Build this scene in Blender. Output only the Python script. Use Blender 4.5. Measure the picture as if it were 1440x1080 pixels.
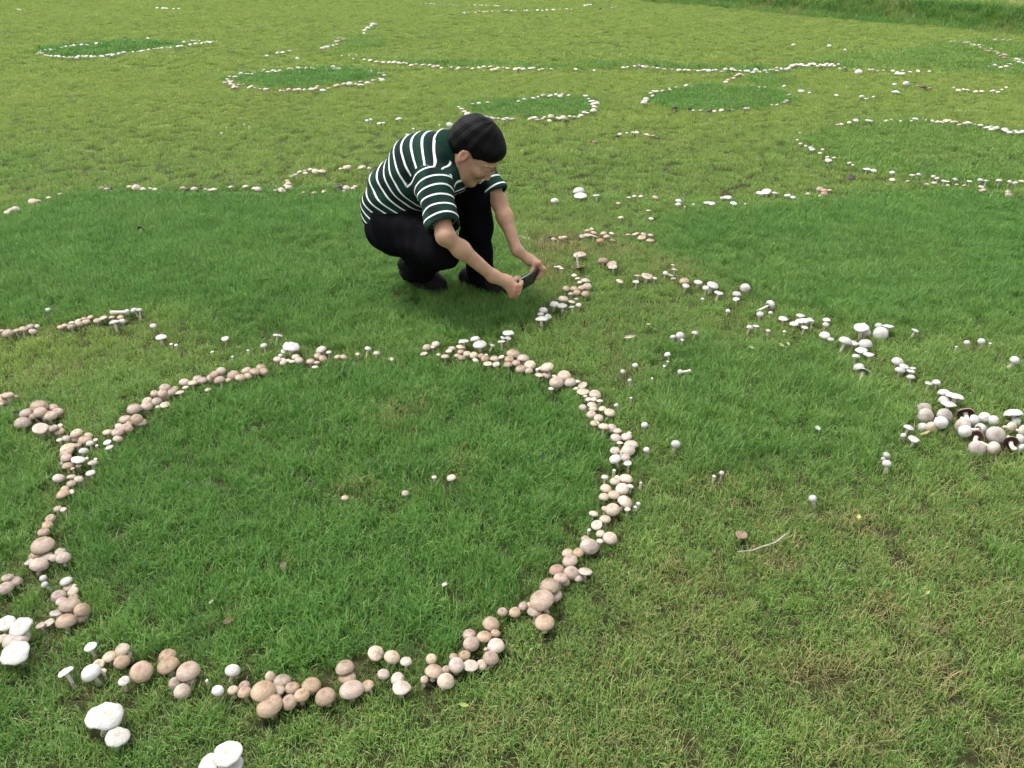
import bpy, bmesh, math, random
import numpy as np
from mathutils import Vector, Matrix, Euler

sc = bpy.context.scene
for o in list(bpy.data.objects):
    bpy.data.objects.remove(o)

# ------------------------------------------------------------------ camera
CAM_H = 1.40
PITCH = math.radians(28.9)
FPX = 1130.0                      # focal length in photo pixels (1440 wide)
cam_d = bpy.data.cameras.new('camera')
cam_d.sensor_width = 36.0
cam_d.lens = 36.0 * FPX / 1440.0
cam_d.clip_start = 0.05
cam_d.clip_end = 2000
cam = bpy.data.objects.new('camera', cam_d)
cam.location = (0, 0, CAM_H)
cam.rotation_euler = (math.radians(90) - PITCH, 0, 0)
sc.collection.objects.link(cam)
sc.camera = cam

# ------------------------------------------------------------------ light: bright overcast day
SUN_EL, SUN_AZ = 66.0, 155.0      # azimuth: where the light comes from, degrees from +X
world = bpy.data.worlds.new('World')
sc.world = world
world.use_nodes = True
wt = world.node_tree
wt.nodes.clear()
sky = wt.nodes.new('ShaderNodeTexSky')
sky.sky_type = 'NISHITA'
sky.sun_disc = False
sky.sun_elevation = math.radians(SUN_EL)
sky.sun_rotation = math.radians(90 - SUN_AZ)
sky.air_density = 1.0
sky.dust_density = 3.0
hsv = wt.nodes.new('ShaderNodeHueSaturation')
hsv.inputs['Saturation'].default_value = 0.18   # cloud cover: the sky is nearly white
wbg = wt.nodes.new('ShaderNodeBackground')
wbg.inputs['Strength'].default_value = 0.15
wout = wt.nodes.new('ShaderNodeOutputWorld')
wt.links.new(sky.outputs[0], hsv.inputs['Color'])
wt.links.new(hsv.outputs[0], wbg.inputs['Color'])
wt.links.new(wbg.outputs[0], wout.inputs['Surface'])
sun_d = bpy.data.lights.new('sun', 'SUN')
sun_d.energy = 1.5
sun_d.angle = math.radians(18)
sun_d.color = (1.0, 0.97, 0.92)
sun = bpy.data.objects.new('sun', sun_d)
sc.collection.objects.link(sun)
_e, _a = math.radians(SUN_EL), math.radians(SUN_AZ)
_dir = Vector((math.cos(_e) * math.cos(_a), math.cos(_e) * math.sin(_a), math.sin(_e)))
sun.rotation_euler = _dir.to_track_quat('Z', 'Y').to_euler()
sun.location = _dir * 30

sc.view_settings.view_transform = 'Standard'
sc.view_settings.look = 'None'
sc.view_settings.gamma = 1.0
sc.view_settings.use_curve_mapping = False
sc.view_settings.exposure = 1.1
sc.render.engine = 'CYCLES'
sc.cycles.max_bounces = 4
sc.cycles.diffuse_bounces = 2
sc.cycles.transmission_bounces = 4
sc.cycles.use_denoising = True
sc.cycles.use_adaptive_sampling = True
sc.cycles.adaptive_threshold = 0.03

rng = np.random.default_rng(7)
random.seed(7)

# ------------------------------------------------------------------ pixel <-> place
CP, SP = math.cos(PITCH), math.sin(PITCH)

def ray(px, py):
    """direction (right, ground-forward, up) of a photo pixel per unit of depth"""
    a = (np.asarray(px, float) - 720.0) / FPX
    v = (540.0 - np.asarray(py, float)) / FPX
    return a, CP + v * SP, -SP + v * CP

def on_plane(px, py, z=0.0):
    """place where a photo pixel meets the level z; also its depth"""
    a, fy, fz = ray(px, py)
    d = (z - CAM_H) / fz
    return a * d, fy * d, d

def at_y(px, py, Y):
    """place on a photo pixel's ray at ground distance Y"""
    a, fy, fz = ray(px, py)
    d = Y / fy
    return np.array([float(a * d), Y, float(CAM_H + fz * d)])

# ------------------------------------------------------------------ noise
def _hash(ix, iy, s):
    h = (ix.astype(np.int64) * 374761393 + iy.astype(np.int64) * 668265263 + s * 982451653) & 0x7fffffff
    h = ((h ^ (h >> 13)) * 1274126177) & 0x7fffffff
    h = h ^ (h >> 16)
    return (h & 0xffff) / 65535.0

def noise(x, y, scale, seed=0):
    x = np.asarray(x, float) / scale
    y = np.asarray(y, float) / scale
    ix, iy = np.floor(x), np.floor(y)
    fx, fy = x - ix, y - iy
    fx = fx * fx * (3 - 2 * fx)
    fy = fy * fy * (3 - 2 * fy)
    a = _hash(ix, iy, seed); b = _hash(ix + 1, iy, seed)
    c = _hash(ix, iy + 1, seed); d = _hash(ix + 1, iy + 1, seed)
    return (a * (1 - fx) + b * fx) * (1 - fy) + (c * (1 - fx) + d * fx) * fy   # 0..1

def fbm(x, y, scale, seed=0):
    return (noise(x, y, scale, seed) * .55 + noise(x, y, scale * .45, seed + 11) * .3
            + noise(x, y, scale * .2, seed + 23) * .15)

def ground_z(x, y):
    return (fbm(x, y, 0.55, 3) - .5) * .022 + (noise(x, y, 2.3, 5) - .5) * .03

# ------------------------------------------------------------------ scene helpers
def link(o, parent=None):
    sc.collection.objects.link(o)
    if parent is not None:
        o.parent = parent
    return o

def tag(o, label=None, cat=None, group=None, kind=None):
    if label: o['label'] = label
    if cat: o['category'] = cat
    if group: o['group'] = group
    if kind: o['kind'] = kind
    return o

def empty(name, loc=(0, 0, 0), rot=(0, 0, 0)):
    o = bpy.data.objects.new(name, None)
    o.empty_display_size = .05
    o.location = loc
    o.rotation_euler = rot
    return link(o)

def mesh_np(name, V, F, mat=None, smooth=True):
    """mesh from vertices and a list of equal- or mixed-length faces"""
    me = bpy.data.meshes.new(name)
    me.from_pydata([tuple(v) for v in np.asarray(V, float)], [], [tuple(int(i) for i in f) for f in F])
    if mat: me.materials.append(mat)
    if smooth:
        me.polygons.foreach_set('use_smooth', np.ones(len(me.polygons), bool))
    me.update()
    return me

def mesh_quads(name, V, F, mat=None, smooth=True):
    """fast path: all faces have the same number of corners"""
    V = np.ascontiguousarray(V, np.float32); F = np.ascontiguousarray(F, np.int32)
    k = F.shape[1]
    me = bpy.data.meshes.new(name)
    me.vertices.add(len(V)); me.vertices.foreach_set('co', V.ravel())
    me.loops.add(F.size); me.loops.foreach_set('vertex_index', F.ravel())
    me.polygons.add(len(F))
    me.polygons.foreach_set('loop_start', np.arange(len(F), dtype=np.int32) * k)
    me.polygons.foreach_set('use_smooth', np.full(len(F), smooth, bool))
    if mat: me.materials.append(mat)
    me.update(calc_edges=True)
    return me

def obj(name, me, parent=None):
    return link(bpy.data.objects.new(name, me), parent)

def fattr(me, name, vals, dom='POINT'):
    a = me.attributes.new(name, 'FLOAT', dom)
    a.data.foreach_set('value', np.ascontiguousarray(vals, np.float32))

class NT:
    """tiny node-tree writer"""
    def __init__(self, name):
        self.m = bpy.data.materials.new(name)
        self.m.use_nodes = True
        self.t = self.m.node_tree
        self.t.nodes.clear()
        self.out = self.n('ShaderNodeOutputMaterial')
    def n(self, typ, ins=None, **kw):
        nd = self.t.nodes.new(typ)
        for k, v in kw.items(): setattr(nd, k, v)
        for k, v in (ins or {}).items(): self.set(nd, k, v)
        return nd
    def set(self, nd, k, v):
        s = nd.inputs[k]
        if isinstance(v, bpy.types.NodeSocket): self.t.links.new(v, s)
        elif isinstance(v, bpy.types.Node): self.t.links.new(v.outputs[0], s)
        else: s.default_value = v
    def mix(self, f, a, b, blend='MIX'):
        nd = self.n('ShaderNodeMix', data_type='RGBA', blend_type=blend)
        for i, v in ((0, f), (6, a), (7, b)):
            s = nd.inputs[i]
            if isinstance(v, bpy.types.NodeSocket): self.t.links.new(v, s)
            elif isinstance(v, bpy.types.Node): self.t.links.new(v.outputs[0], s)
            else: s.default_value = (tuple(v) + (1,))[:4] if i else v
        return nd.outputs[2]
    def math(self, op, a, b=None, c=None, clamp=False):
        nd = self.n('ShaderNodeMath', operation=op, use_clamp=clamp)
        for i, v in enumerate((a, b, c)):
            if v is not None: self.set(nd, i, v)
        return nd.outputs[0]
    def ramp(self, f, stops, interp='LINEAR'):
        nd = self.n('ShaderNodeValToRGB')
        self.set(nd, 0, f)
        cr = nd.color_ramp
        cr.interpolation = interp
        while len(cr.elements) < len(stops): cr.elements.new(.5)
        for e, (p, c) in zip(cr.elements, stops):
            e.position = p; e.color = (tuple(c) + (1,))[:4]
        return nd.outputs[0]
    def attr(self, name, typ='GEOMETRY'):
        return self.n('ShaderNodeAttribute', attribute_name=name, attribute_type=typ)
    def noise(self, scale, detail=3, rough=.55, vec=None):
        nd = self.n('ShaderNodeTexNoise', {'Scale': scale, 'Detail': detail, 'Roughness': rough})
        if vec is not None: self.set(nd, 'Vector', vec)
        return nd
    def bump(self, h, strength=.3, dist=.002):
        return self.n('ShaderNodeBump', {'Height': h, 'Strength': strength, 'Distance': dist}).outputs[0]
    def pbr(self, color, rough=.6, normal=None, spec=.4, **kw):
        p = self.n('ShaderNodeBsdfPrincipled', {'Base Color': color if not isinstance(color, tuple) else (color + (1,))[:4],
                                                'Roughness': rough, 'Specular IOR Level': spec})
        if normal is not None: self.set(p, 'Normal', normal)
        for k, v in kw.items(): self.set(p, k.replace('_', ' '), v)
        self.t.links.new(p.outputs[0], self.out.inputs['Surface'])
        return p
# ------------------------------------------------------------------ where the grass is lush, dry or worn
def px_poly(pts):
    return np.array([on_plane(x, y)[:2] for x, y in pts])

def poly_sd(P, x, y):
    """signed distance to a polygon, negative inside"""
    d2 = np.full(x.shape, 1e9); inside = np.zeros(x.shape, bool)
    n = len(P)
    for i in range(n):
        ax, ay = P[i]; bx, by = P[(i + 1) % n]
        ex, ey = bx - ax, by - ay
        t = np.clip(((x - ax) * ex + (y - ay) * ey) / (ex * ex + ey * ey + 1e-12), 0, 1)
        dx, dy = x - ax - t * ex, y - ay - t * ey
        d2 = np.minimum(d2, dx * dx + dy * dy)
        c = ((ay > y) != (by > y)) & (x < (bx - ax) * (y - ay) / (by - ay + 1e-12) + ax)
        inside ^= c
    d = np.sqrt(d2)
    return np.where(inside, -d, d)

RING_A = [(150, 615), (200, 580), (250, 548), (310, 528), (370, 518), (440, 503), (520, 500), (620, 495), (680, 498), (720, 508), (765, 528),
          (800, 545), (830, 575), (860, 610), (880, 650), (880, 690), (855, 740), (825, 775), (790, 820), (750, 860),
          (700, 895), (640, 935), (560, 945), (480, 970), (390, 970), (320, 958), (250, 945), (170, 930), (105, 880),
          (85, 850), (70, 780), (75, 720), (95, 670), (120, 640)]
RING_MID_LEFT = [(318, 113), (330, 108), (370, 100), (420, 97), (470, 96), (510, 98), (540, 103), (541, 110), (520, 115),
                 (490, 118), (450, 124), (410, 127), (375, 126), (335, 121)]
RING_FAR_LEFT = [(52, 76), (60, 71), (100, 64), (150, 60), (210, 60), (265, 59), (300, 60), (270, 63), (200, 71), (150, 78), (95, 81)]
RING_BEHIND = [(648, 150), (660, 160), (690, 167), (720, 166), (760, 168), (810, 163), (838, 155), (836, 142), (825, 135),
               (790, 133), (765, 135), (735, 140), (690, 143), (660, 147)]
RING_RIGHT_MID = [(905, 145), (910, 136), (925, 129), (950, 124), (985, 121), (1030, 119), (1080, 122), (1108, 130),
                  (1112, 140), (1090, 148), (1060, 152), (1030, 154), (985, 155), (935, 151)]
RING_RIGHT = [(1122, 195), (1125, 188), (1148, 178), (1175, 172), (1205, 169), (1290, 168), (1345, 172), (1405, 182), (1440, 187), (1540, 205),
              (1560, 240), (1440, 258), (1370, 258), (1300, 252), (1250, 244), (1200, 232), (1165, 218), (1140, 208)]
LUSH = [   # polygon, weight, soft edge (m)
    (RING_A, 1.0, .10),
    ([(-250, 340), (0, 305), (80, 278), (150, 272), (400, 268), (520, 268), (640, 300), (735, 340), (755, 390), (745, 440), (690, 478),
      (600, 490), (480, 492), (400, 485), (300, 470), (220, 440), (90, 452), (0, 462), (-250, 480)], .95, .18),
    ([(905, 345), (940, 302), (1000, 290), (1160, 278), (1250, 262), (1440, 275), (1700, 280), (1700, 480), (1440, 472),
      (1310, 462), (1220, 452), (1120, 436), (1040, 405), (960, 385)], .9, .2),
    ([(905, 500), (960, 470), (1060, 485), (1150, 478), (1200, 520), (1260, 560), (1285, 600), (1245, 655), (1180, 680),
      (1050, 672), (960, 650), (925, 600), (905, 550)], .8, .16),
    ([(-400, 560), (0, 585), (60, 640), (85, 690), (60, 760), (30, 830), (60, 900), (100, 950), (60, 1080), (-100, 1400), (-700, 1400)], .8, .1),
    ([(60, 940), (200, 960), (360, 985), (330, 1080), (200, 1250), (-100, 1400)], .5, .12),
    (RING_MID_LEFT, 1.0, .12), (RING_FAR_LEFT, .95, .15), (RING_BEHIND, .8, .12), (RING_RIGHT_MID, .95, .12), (RING_RIGHT, .6, .25),
    ([(505, 82), (560, 84), (700, 90), (900, 88), (1000, 92), (1090, 94), (1110, 88), (1230, 92), (1200, 98), (1120, 91),
      (1060, 101), (980, 99), (900, 94), (760, 97), (600, 92), (545, 88)], .85, .25),
    ([(1110, 92), (1200, 98), (1300, 102), (1560, 120), (1560, 82), (1400, 55), (1330, 62), (1200, 75)], .55, .4),
    ([(1030, 108), (1110, 97), (1120, 125), (1060, 120)], .7, .2),
    ([(470, 62), (515, 48), (545, 60), (520, 78), (460, 78)], .6, .3),
    ([(-300, 215), (40, 225), (80, 250), (-300, 290)], .45, .3),
]
LUSH = [(px_poly(p), w, s) for p, w, s in LUSH]
BROWN = [  # dry thatch and worn spots: px, py, half-width px, half-height px, strength
    (1140, 945, 42, 20, 1.0), (1312, 948, 30, 14, .8), (1225, 965, 22, 10, .6), (1095, 792, 20, 12, .8), (1240, 860, 30, 14, .7),
    (1330, 850, 18, 10, .8), (1320, 885, 26, 12, .8), (1290, 800, 18, 8, .6), (1205, 735, 34, 12, .8), (1115, 725, 24, 10, .6),
    (990, 830, 26, 16, .6), (1415, 880, 26, 20, .6), (1400, 1050, 30, 22, .7), (1260, 1010, 30, 14, .5), (1000, 680, 24, 12, .5),
    (945, 800, 20, 14, .5), (800, 1050, 20, 30, .4), (900, 1010, 30, 26, .4), (690, 1000, 40, 16, .4), (560, 580, 26, 12, .5), (500, 690, 24, 8, .45),
    (400, 790, 10, 8, .6), (320, 870, 14, 8, .5), (60, 530, 30, 12, .4), (780, 345, 40, 12, .7), (770, 375, 18, 22, .5), (870, 470, 30, 10, .3),
    (880, 520, 22, 12, .5), (1330, 215, 40, 10, .2), (650, 645, 12, 8, .5), (860, 355, 30, 8, .5), (950, 380, 30, 10, .4)]
_b = []
for px, py, hw, hh, s in BROWN:
    X, Y, d = on_plane(px, py)
    _, Y2, _ = on_plane(px, py - hh)
    _b.append((X, Y, hw * d / FPX, abs(Y2 - Y), s))
BROWN = _b
DRYZONE = px_poly([(880, 720), (1000, 690), (1440, 660), (1900, 660), (2200, 1500), (500, 1500), (520, 1080), (640, 980), (760, 900), (840, 800)])
MUSH_XY = []        # filled by the mushroom code: x, y, r

def zones(x, y):
    """lush 0..1 and dry 0..1 at places on the ground"""
    x = np.asarray(x, float); y = np.asarray(y, float)
    w = np.clip(y / 6.0, .4, 2.0)
    xx = x + (fbm(x, y, .35, 31) - .5) * .22 * w
    yy = y + (fbm(x, y, .35, 41) - .5) * .22 * w
    lush = np.zeros(x.shape)
    for P, wt_, s in LUSH:
        lo, hi = P.min(0) - 1, P.max(0) + 1
        m = (xx > lo[0]) & (xx < hi[0]) & (yy > lo[1]) & (yy < hi[1])
        if not m.any(): continue
        sd = poly_sd(P, xx[m], yy[m])
        v = np.clip(.5 - sd / s * .5, 0, 1)
        lush[m] = np.maximum(lush[m], wt_ * v * v * (3 - 2 * v))
    lush = np.clip(lush + (fbm(x, y, .5, 51) - .5) * .5, 0, 1)
    dry = np.clip((fbm(x, y, .30, 61) - .55) * 1.2, 0, 1) * (1 - .7 * lush) * .45
    sd = poly_sd(DRYZONE, xx, yy)
    v = np.clip(.5 - sd / .5, 0, 1)
    dry = np.maximum(dry, v * np.clip((fbm(x, y, .16, 71) - .34) * 1.3, 0, .30))
    for X, Y, rx, ry, s in BROWN:
        q = ((xx - X) / (rx * 1.5)) ** 2 + ((yy - Y) / (ry * 1.5)) ** 2
        m = q < 4
        if m.any():
            dry[m] = np.maximum(dry[m], s * np.exp(-q[m]) * (.6 + .8 * noise(x[m], y[m], .03, 81)))
    return lush, np.clip(dry, 0, 1)

# ------------------------------------------------------------------ ground sheet
def axis(parts):
    return np.unique(np.concatenate([np.arange(a, b, s) for a, b, s in parts]))
gx = axis([(-500, -100, 100), (-100, -24, 6), (-24, -6, .5), (-6, 6, .06), (6, 24, .5), (24, 100, 6), (100, 501, 100)])
gy = axis([(-200, -10, 20), (-10, 0, .5), (0, 7, .06), (7, 30, .4), (30, 100, 5), (100, 901, 100)])
GX, GY = np.meshgrid(gx, gy)
V = np.stack([GX.ravel(), GY.ravel(), (ground_z(GX, GY) - .004).ravel()], 1)
nx, ny = len(gx), len(gy)
I = np.arange(nx * ny).reshape(ny, nx)
F = np.stack([I[:-1, :-1], I[:-1, 1:], I[1:, 1:], I[1:, :-1]], -1).reshape(-1, 4)

t = NT('turf_soil')
pos = t.n('ShaderNodeNewGeometry').outputs['Position']
n1 = t.noise(60, 5, .7, pos)
n2 = t.noise(2.5, 3, .5, pos)
soil = t.ramp(n1.outputs[0], [(.3, (.014, .012, .007)), (.5, (.034, .036, .014)), (.72, (.075, .078, .03))])
far = t.ramp(n2.outputs[0], [(.3, (.05, .085, .016)), (.7, (.08, .12, .024))])
yv = t.n('ShaderNodeSeparateXYZ', {0: pos}).outputs[1]
fm = t.n('ShaderNodeMapRange', {'Value': yv, 'From Min': 4.5, 'From Max': 9.0}).outputs[0]
t.pbr(t.mix(fm, soil, far), .9, t.bump(n1.outputs[0], .6, .01), .1)
M_SOIL = t.m
ground = obj('ground', mesh_quads('ground', V, F, M_SOIL))
tag(ground, 'green lawn ground stretching to the horizon', kind='structure')

# raised field behind, with a rough grassy bank
B0 = np.array([13.4, 6.1]); B1 = np.array([0.6, 30.0])      # foot of the bank, on the ground (fitted to the photo)
_p = np.array(on_plane(1440, 50)[:2]); _q = np.array(on_plane(915, 2)[:2])
_dirb = (_q - _p) / np.linalg.norm(_q - _p)
B0 = _p - _dirb * 14; B1 = _q + _dirb * 60
BT = (B1 - B0) / np.linalg.norm(B1 - B0)
BN = np.array([BT[1], -BT[0]])
if BN[0] < 0: BN = -BN
LB = np.linalg.norm(B1 - B0)
def bank_h(s):
    k = np.clip(s / .55, 0, 1)
    return .36 * k * k * (3 - 2 * k)
ts = np.arange(0, LB, .35)
ss = np.concatenate([np.arange(-.15, 1.0, .08), np.geomspace(1.0, 300, 30)])
TT, SS = np.meshgrid(ts, ss)
wob = (noise(TT, TT * 0, 1.3, 91) - .5) * .35 + (noise(TT, TT * 0, 4.0, 92) - .5) * .6
XB = B0[0] + BT[0] * TT + BN[0] * (SS + wob); YB = B0[1] + BT[1] * TT + BN[1] * (SS + wob)
ZB = bank_h(SS) - .03 + (noise(XB, YB, .4, 93) - .5) * .06 * np.clip(SS, 0, 1)
V = np.stack([XB.ravel(), YB.ravel(), ZB.ravel()], 1)
I = np.arange(len(ts) * len(ss)).reshape(len(ss), len(ts))
F = np.stack([I[:-1, :-1], I[1:, :-1], I[1:, 1:], I[:-1, 1:]], -1).reshape(-1, 4)
bank = obj('bank', mesh_quads('bank', V, F, M_SOIL))
tag(bank, 'raised terrace with a rough grassy bank edge behind the lawn', kind='structure')

# ------------------------------------------------------------------ grass: tufts of real blades, instanced
def grass_mat():
    t = NT('grass_blade')
    lush = t.attr('lush', 'INSTANCER').outputs['Fac']
    dry = t.attr('dry', 'INSTANCER').outputs['Fac']
    var = t.attr('var', 'INSTANCER').outputs['Fac']
    rnd = t.attr('rnd').outputs['Fac']
    tip = t.attr('tip').outputs['Fac']
    cool = t.ramp(rnd, [(0, (.105, .225, .042)), (.35, (.165, .325, .062)), (.72, (.235, .395, .09)), (.95, (.39, .44, .17))])
    yellow = t.ramp(rnd, [(0, (.15, .25, .04)), (.35, (.235, .355, .06)), (.72, (.33, .43, .095)), (.95, (.47, .47, .17))])
    light = t.mix(t.attr('yel', 'INSTANCER').outputs['Fac'], cool, yellow)
    deep = t.ramp(rnd, [(0, (.050, .165, .030)), (.45, (.095, .265, .048)), (.85, (.16, .345, .066)), (1, (.27, .38, .11))])
    straw = t.ramp(rnd, [(0, (.14, .15, .04)), (.4, (.32, .29, .12)), (.8, (.46, .41, .20)), (1, (.28, .30, .08))])
    c = t.mix(lush, light, deep)
    pick = t.math('GREATER_THAN', dry, rnd2 := t.attr('rnd2').outputs['Fac'])
    c = t.mix(pick, c, straw)
    c = t.mix(t.math('MULTIPLY', tip, .16), c, (.32, .36, .07))
    hs = t.n('ShaderNodeHueSaturation', {'Color': c, 'Value': t.n('ShaderNodeMapRange', {'Value': var, 'To Min': .78, 'To Max': 1.22}).outputs[0],
                                         'Hue': t.n('ShaderNodeMapRange', {'Value': var, 'To Min': .508, 'To Max': .494}).outputs[0]})
    col = hs.outputs[0]
    p = t.n('ShaderNodeBsdfPrincipled', {'Base Color': col, 'Roughness': .48, 'Specular IOR Level': .45})
    tr = t.n('ShaderNodeBsdfTranslucent', {'Color': col})
    ms = t.n('ShaderNodeMixShader', {0: .40, 1: p, 2: tr})
    t.t.links.new(ms.outputs[0], t.out.inputs['Surface'])
    return t.m
M_GRASS = grass_mat()

def tuft(name, seed, R, n, h, w, lean, curl, flat=0.0):
    r = np.random.default_rng(seed)
    a = r.uniform(0, 2 * np.pi, n); q = R * np.sqrt(r.uniform(0, 1, n))
    bx, by = q * np.cos(a), q * np.sin(a)
    hh = h * np.clip(r.normal(.8, .22, n), .3, 1.35)
    ww = w * r.uniform(.7, 1.25, n)
    az = r.uniform(0, 2 * np.pi, n)
    le = np.abs(r.normal(0, lean, n)) + flat * r.uniform(.3, 1, n)
    cu = curl * r.uniform(.3, 1.3, n)
    dx, dy = np.cos(az), np.sin(az)
    fa = az + np.pi / 2 + r.normal(0, .6, n)
    sx, sy = np.cos(fa), np.sin(fa)
    def pt(l, bend):
        th = le + cu * bend
        return hh * l * np.sin(th), hh * l * np.cos(th)
    o1, z1 = pt(.5, .35); o2a, z2a = pt(.5, 1.0)
    o2, z2 = o1 + o2a, z1 + np.maximum(z2a, -.6 * z1)
    P = np.empty((n, 5, 3))
    z0 = -.012
    P[:, 0] = np.stack([bx - sx * ww * .4, by - sy * ww * .4, np.full(n, z0)], 1)
    P[:, 1] = np.stack([bx + sx * ww * .4, by + sy * ww * .4, np.full(n, z0)], 1)
    P[:, 2] = np.stack([bx + dx * o1 + sx * ww * .5, by + dy * o1 + sy * ww * .5, z1], 1)
    P[:, 3] = np.stack([bx + dx * o1 - sx * ww * .5, by + dy * o1 - sy * ww * .5, z1], 1)
    P[:, 4] = np.stack([bx + dx * o2, by + dy * o2, z2], 1)
    base = np.arange(n)[:, None] * 5
    T = np.concatenate([base + [0, 1, 2], base + [0, 2, 3], base + [3, 2, 4]])
    me = mesh_quads(name, P.reshape(-1, 3), T, M_GRASS, smooth=False)
    fattr(me, 'rnd', np.repeat(r.uniform(0, 1, n), 5))
    fattr(me, 'rnd2', np.repeat(r.uniform(0.02, 1, n), 5))
    fattr(me, 'tip', np.tile([0, 0, .4, .4, 1.0], n))
    return bpy.data.objects.new(name, me)

def tuft_set(cname, objs):
    c = bpy.data.collections.new(cname)
    for o in objs: c.objects.link(o)
    return c

def scatter(name, x, y, z, scale, lush, dry, tufts, label, tilt=.12, cat=None):
    n = len(x)
    me = bpy.data.meshes.new(name)
    me.vertices.add(n)
    me.vertices.foreach_set('co', np.stack([x, y, z], 1).astype(np.float32).ravel())
    fattr(me, 'lush', lush); fattr(me, 'dry', dry); fattr(me, 'sz', scale)
    pale = np.exp(-((x + 1.95) / .75) ** 2 - ((y - 2.95) / .42) ** 2)          # the yellowish patch behind the ring
    fattr(me, 'yel', np.clip(np.clip((y - 3.2) / 5, 0, 1) + pale + (fbm(x, y, .6, 151) - .5) * .7, 0, 1))
    fattr(me, 'var', np.clip(fbm(x, y, .12, 101) * .6 + rng.uniform(0, .4, n), 0, 1))
    rot = me.attributes.new('rt', 'FLOAT_VECTOR', 'POINT')
    rot.data.foreach_set('vector', np.stack([rng.normal(0, tilt, n), rng.normal(0, tilt, n), rng.uniform(0, 6.283, n)], 1).astype(np.float32).ravel())
    o = obj(name, me)
    g = bpy.data.node_groups.new(name + '_nodes', 'GeometryNodeTree')
    g.interface.new_socket('Geometry', in_out='INPUT', socket_type='NodeSocketGeometry')
    g.interface.new_socket('Geometry', in_out='OUTPUT', socket_type='NodeSocketGeometry')
    N = g.nodes.new; L = g.links.new
    gi, go = N('NodeGroupInput'), N('NodeGroupOutput')
    iop = N('GeometryNodeInstanceOnPoints')
    ci = N('GeometryNodeCollectionInfo')
    ci.inputs['Collection'].default_value = tufts
    ci.inputs['Separate Children'].default_value = True
    ci.inputs['Reset Children'].default_value = True
    iop.inputs['Pick Instance'].default_value = True
    rs = N('GeometryNodeInputNamedAttribute'); rs.data_type = 'FLOAT'; rs.inputs['Name'].default_value = 'sz'
    rr = N('GeometryNodeInputNamedAttribute'); rr.data_type = 'FLOAT_VECTOR'; rr.inputs['Name'].default_value = 'rt'
    ri = N('FunctionNodeRandomValue'); ri.data_type = 'INT'
    for s in ri.inputs:
        if s.name == 'Max' and s.type == 'INT': s.default_value = len(tufts.objects) - 1
        if s.name == 'Min' and s.type == 'INT': s.default_value = 0
    L(gi.outputs[0], iop.inputs['Points']); L(ci.outputs[0], iop.inputs['Instance'])
    L(rs.outputs[0], iop.inputs['Scale']); L(rr.outputs[0], iop.inputs['Rotation'])
    L([s for s in ri.outputs if s.type == 'INT'][0], iop.inputs['Instance Index'])
    L(iop.outputs[0], go.inputs[0])
    md = o.modifiers.new('tufts', 'NODES')
    md.node_group = g
    me.materials.append(M_GRASS)
    tag(o, label, cat, kind='stuff')
    return o

def jitter_points(x0, x1, y0, y1, step):
    X, Y = np.meshgrid(np.arange(x0, x1, step), np.arange(y0, y1, step))
    X = X.ravel() + rng.uniform(-.55, .55, X.size) * step
    Y = Y.ravel() + rng.uniform(-.55, .55, Y.size) * step
    return X, Y

T_LIGHT = tuft_set('tufts_mown', [tuft('mown_tuft', 10 + i, .038, 130, .031, .00145, .75, .9) for i in range(5)])
T_LUSH = tuft_set('tufts_lush', [tuft('lush_tuft', 30 + i, .038, 130, .044, .00155, .50, .8) for i in range(5)])
T_MID = tuft_set('tufts_middle', [tuft('middle_tuft', 50 + i, .076, 170, .038, .0030, .6, .8) for i in range(5)])
T_FAR = tuft_set('tufts_distant', [tuft('distant_tuft', 70 + i, .17, 300, .046, .0065, .6, .7) for i in range(5)])
T_BANK = tuft_set('tufts_bank', [tuft('bank_tuft', 90 + i, .16, 90, .22, .0065, .35, .8) for i in range(5)])
T_STRAW = tuft_set('tufts_straw', [tuft('straw_tuft', 110 + i, .05, 26, .05, .0017, 1.1, .5, .3) for i in range(4)])

def in_view(x, y, m):
    d = y * CP + CAM_H * SP
    return np.abs(x) < d * (720 / FPX) + m

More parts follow.
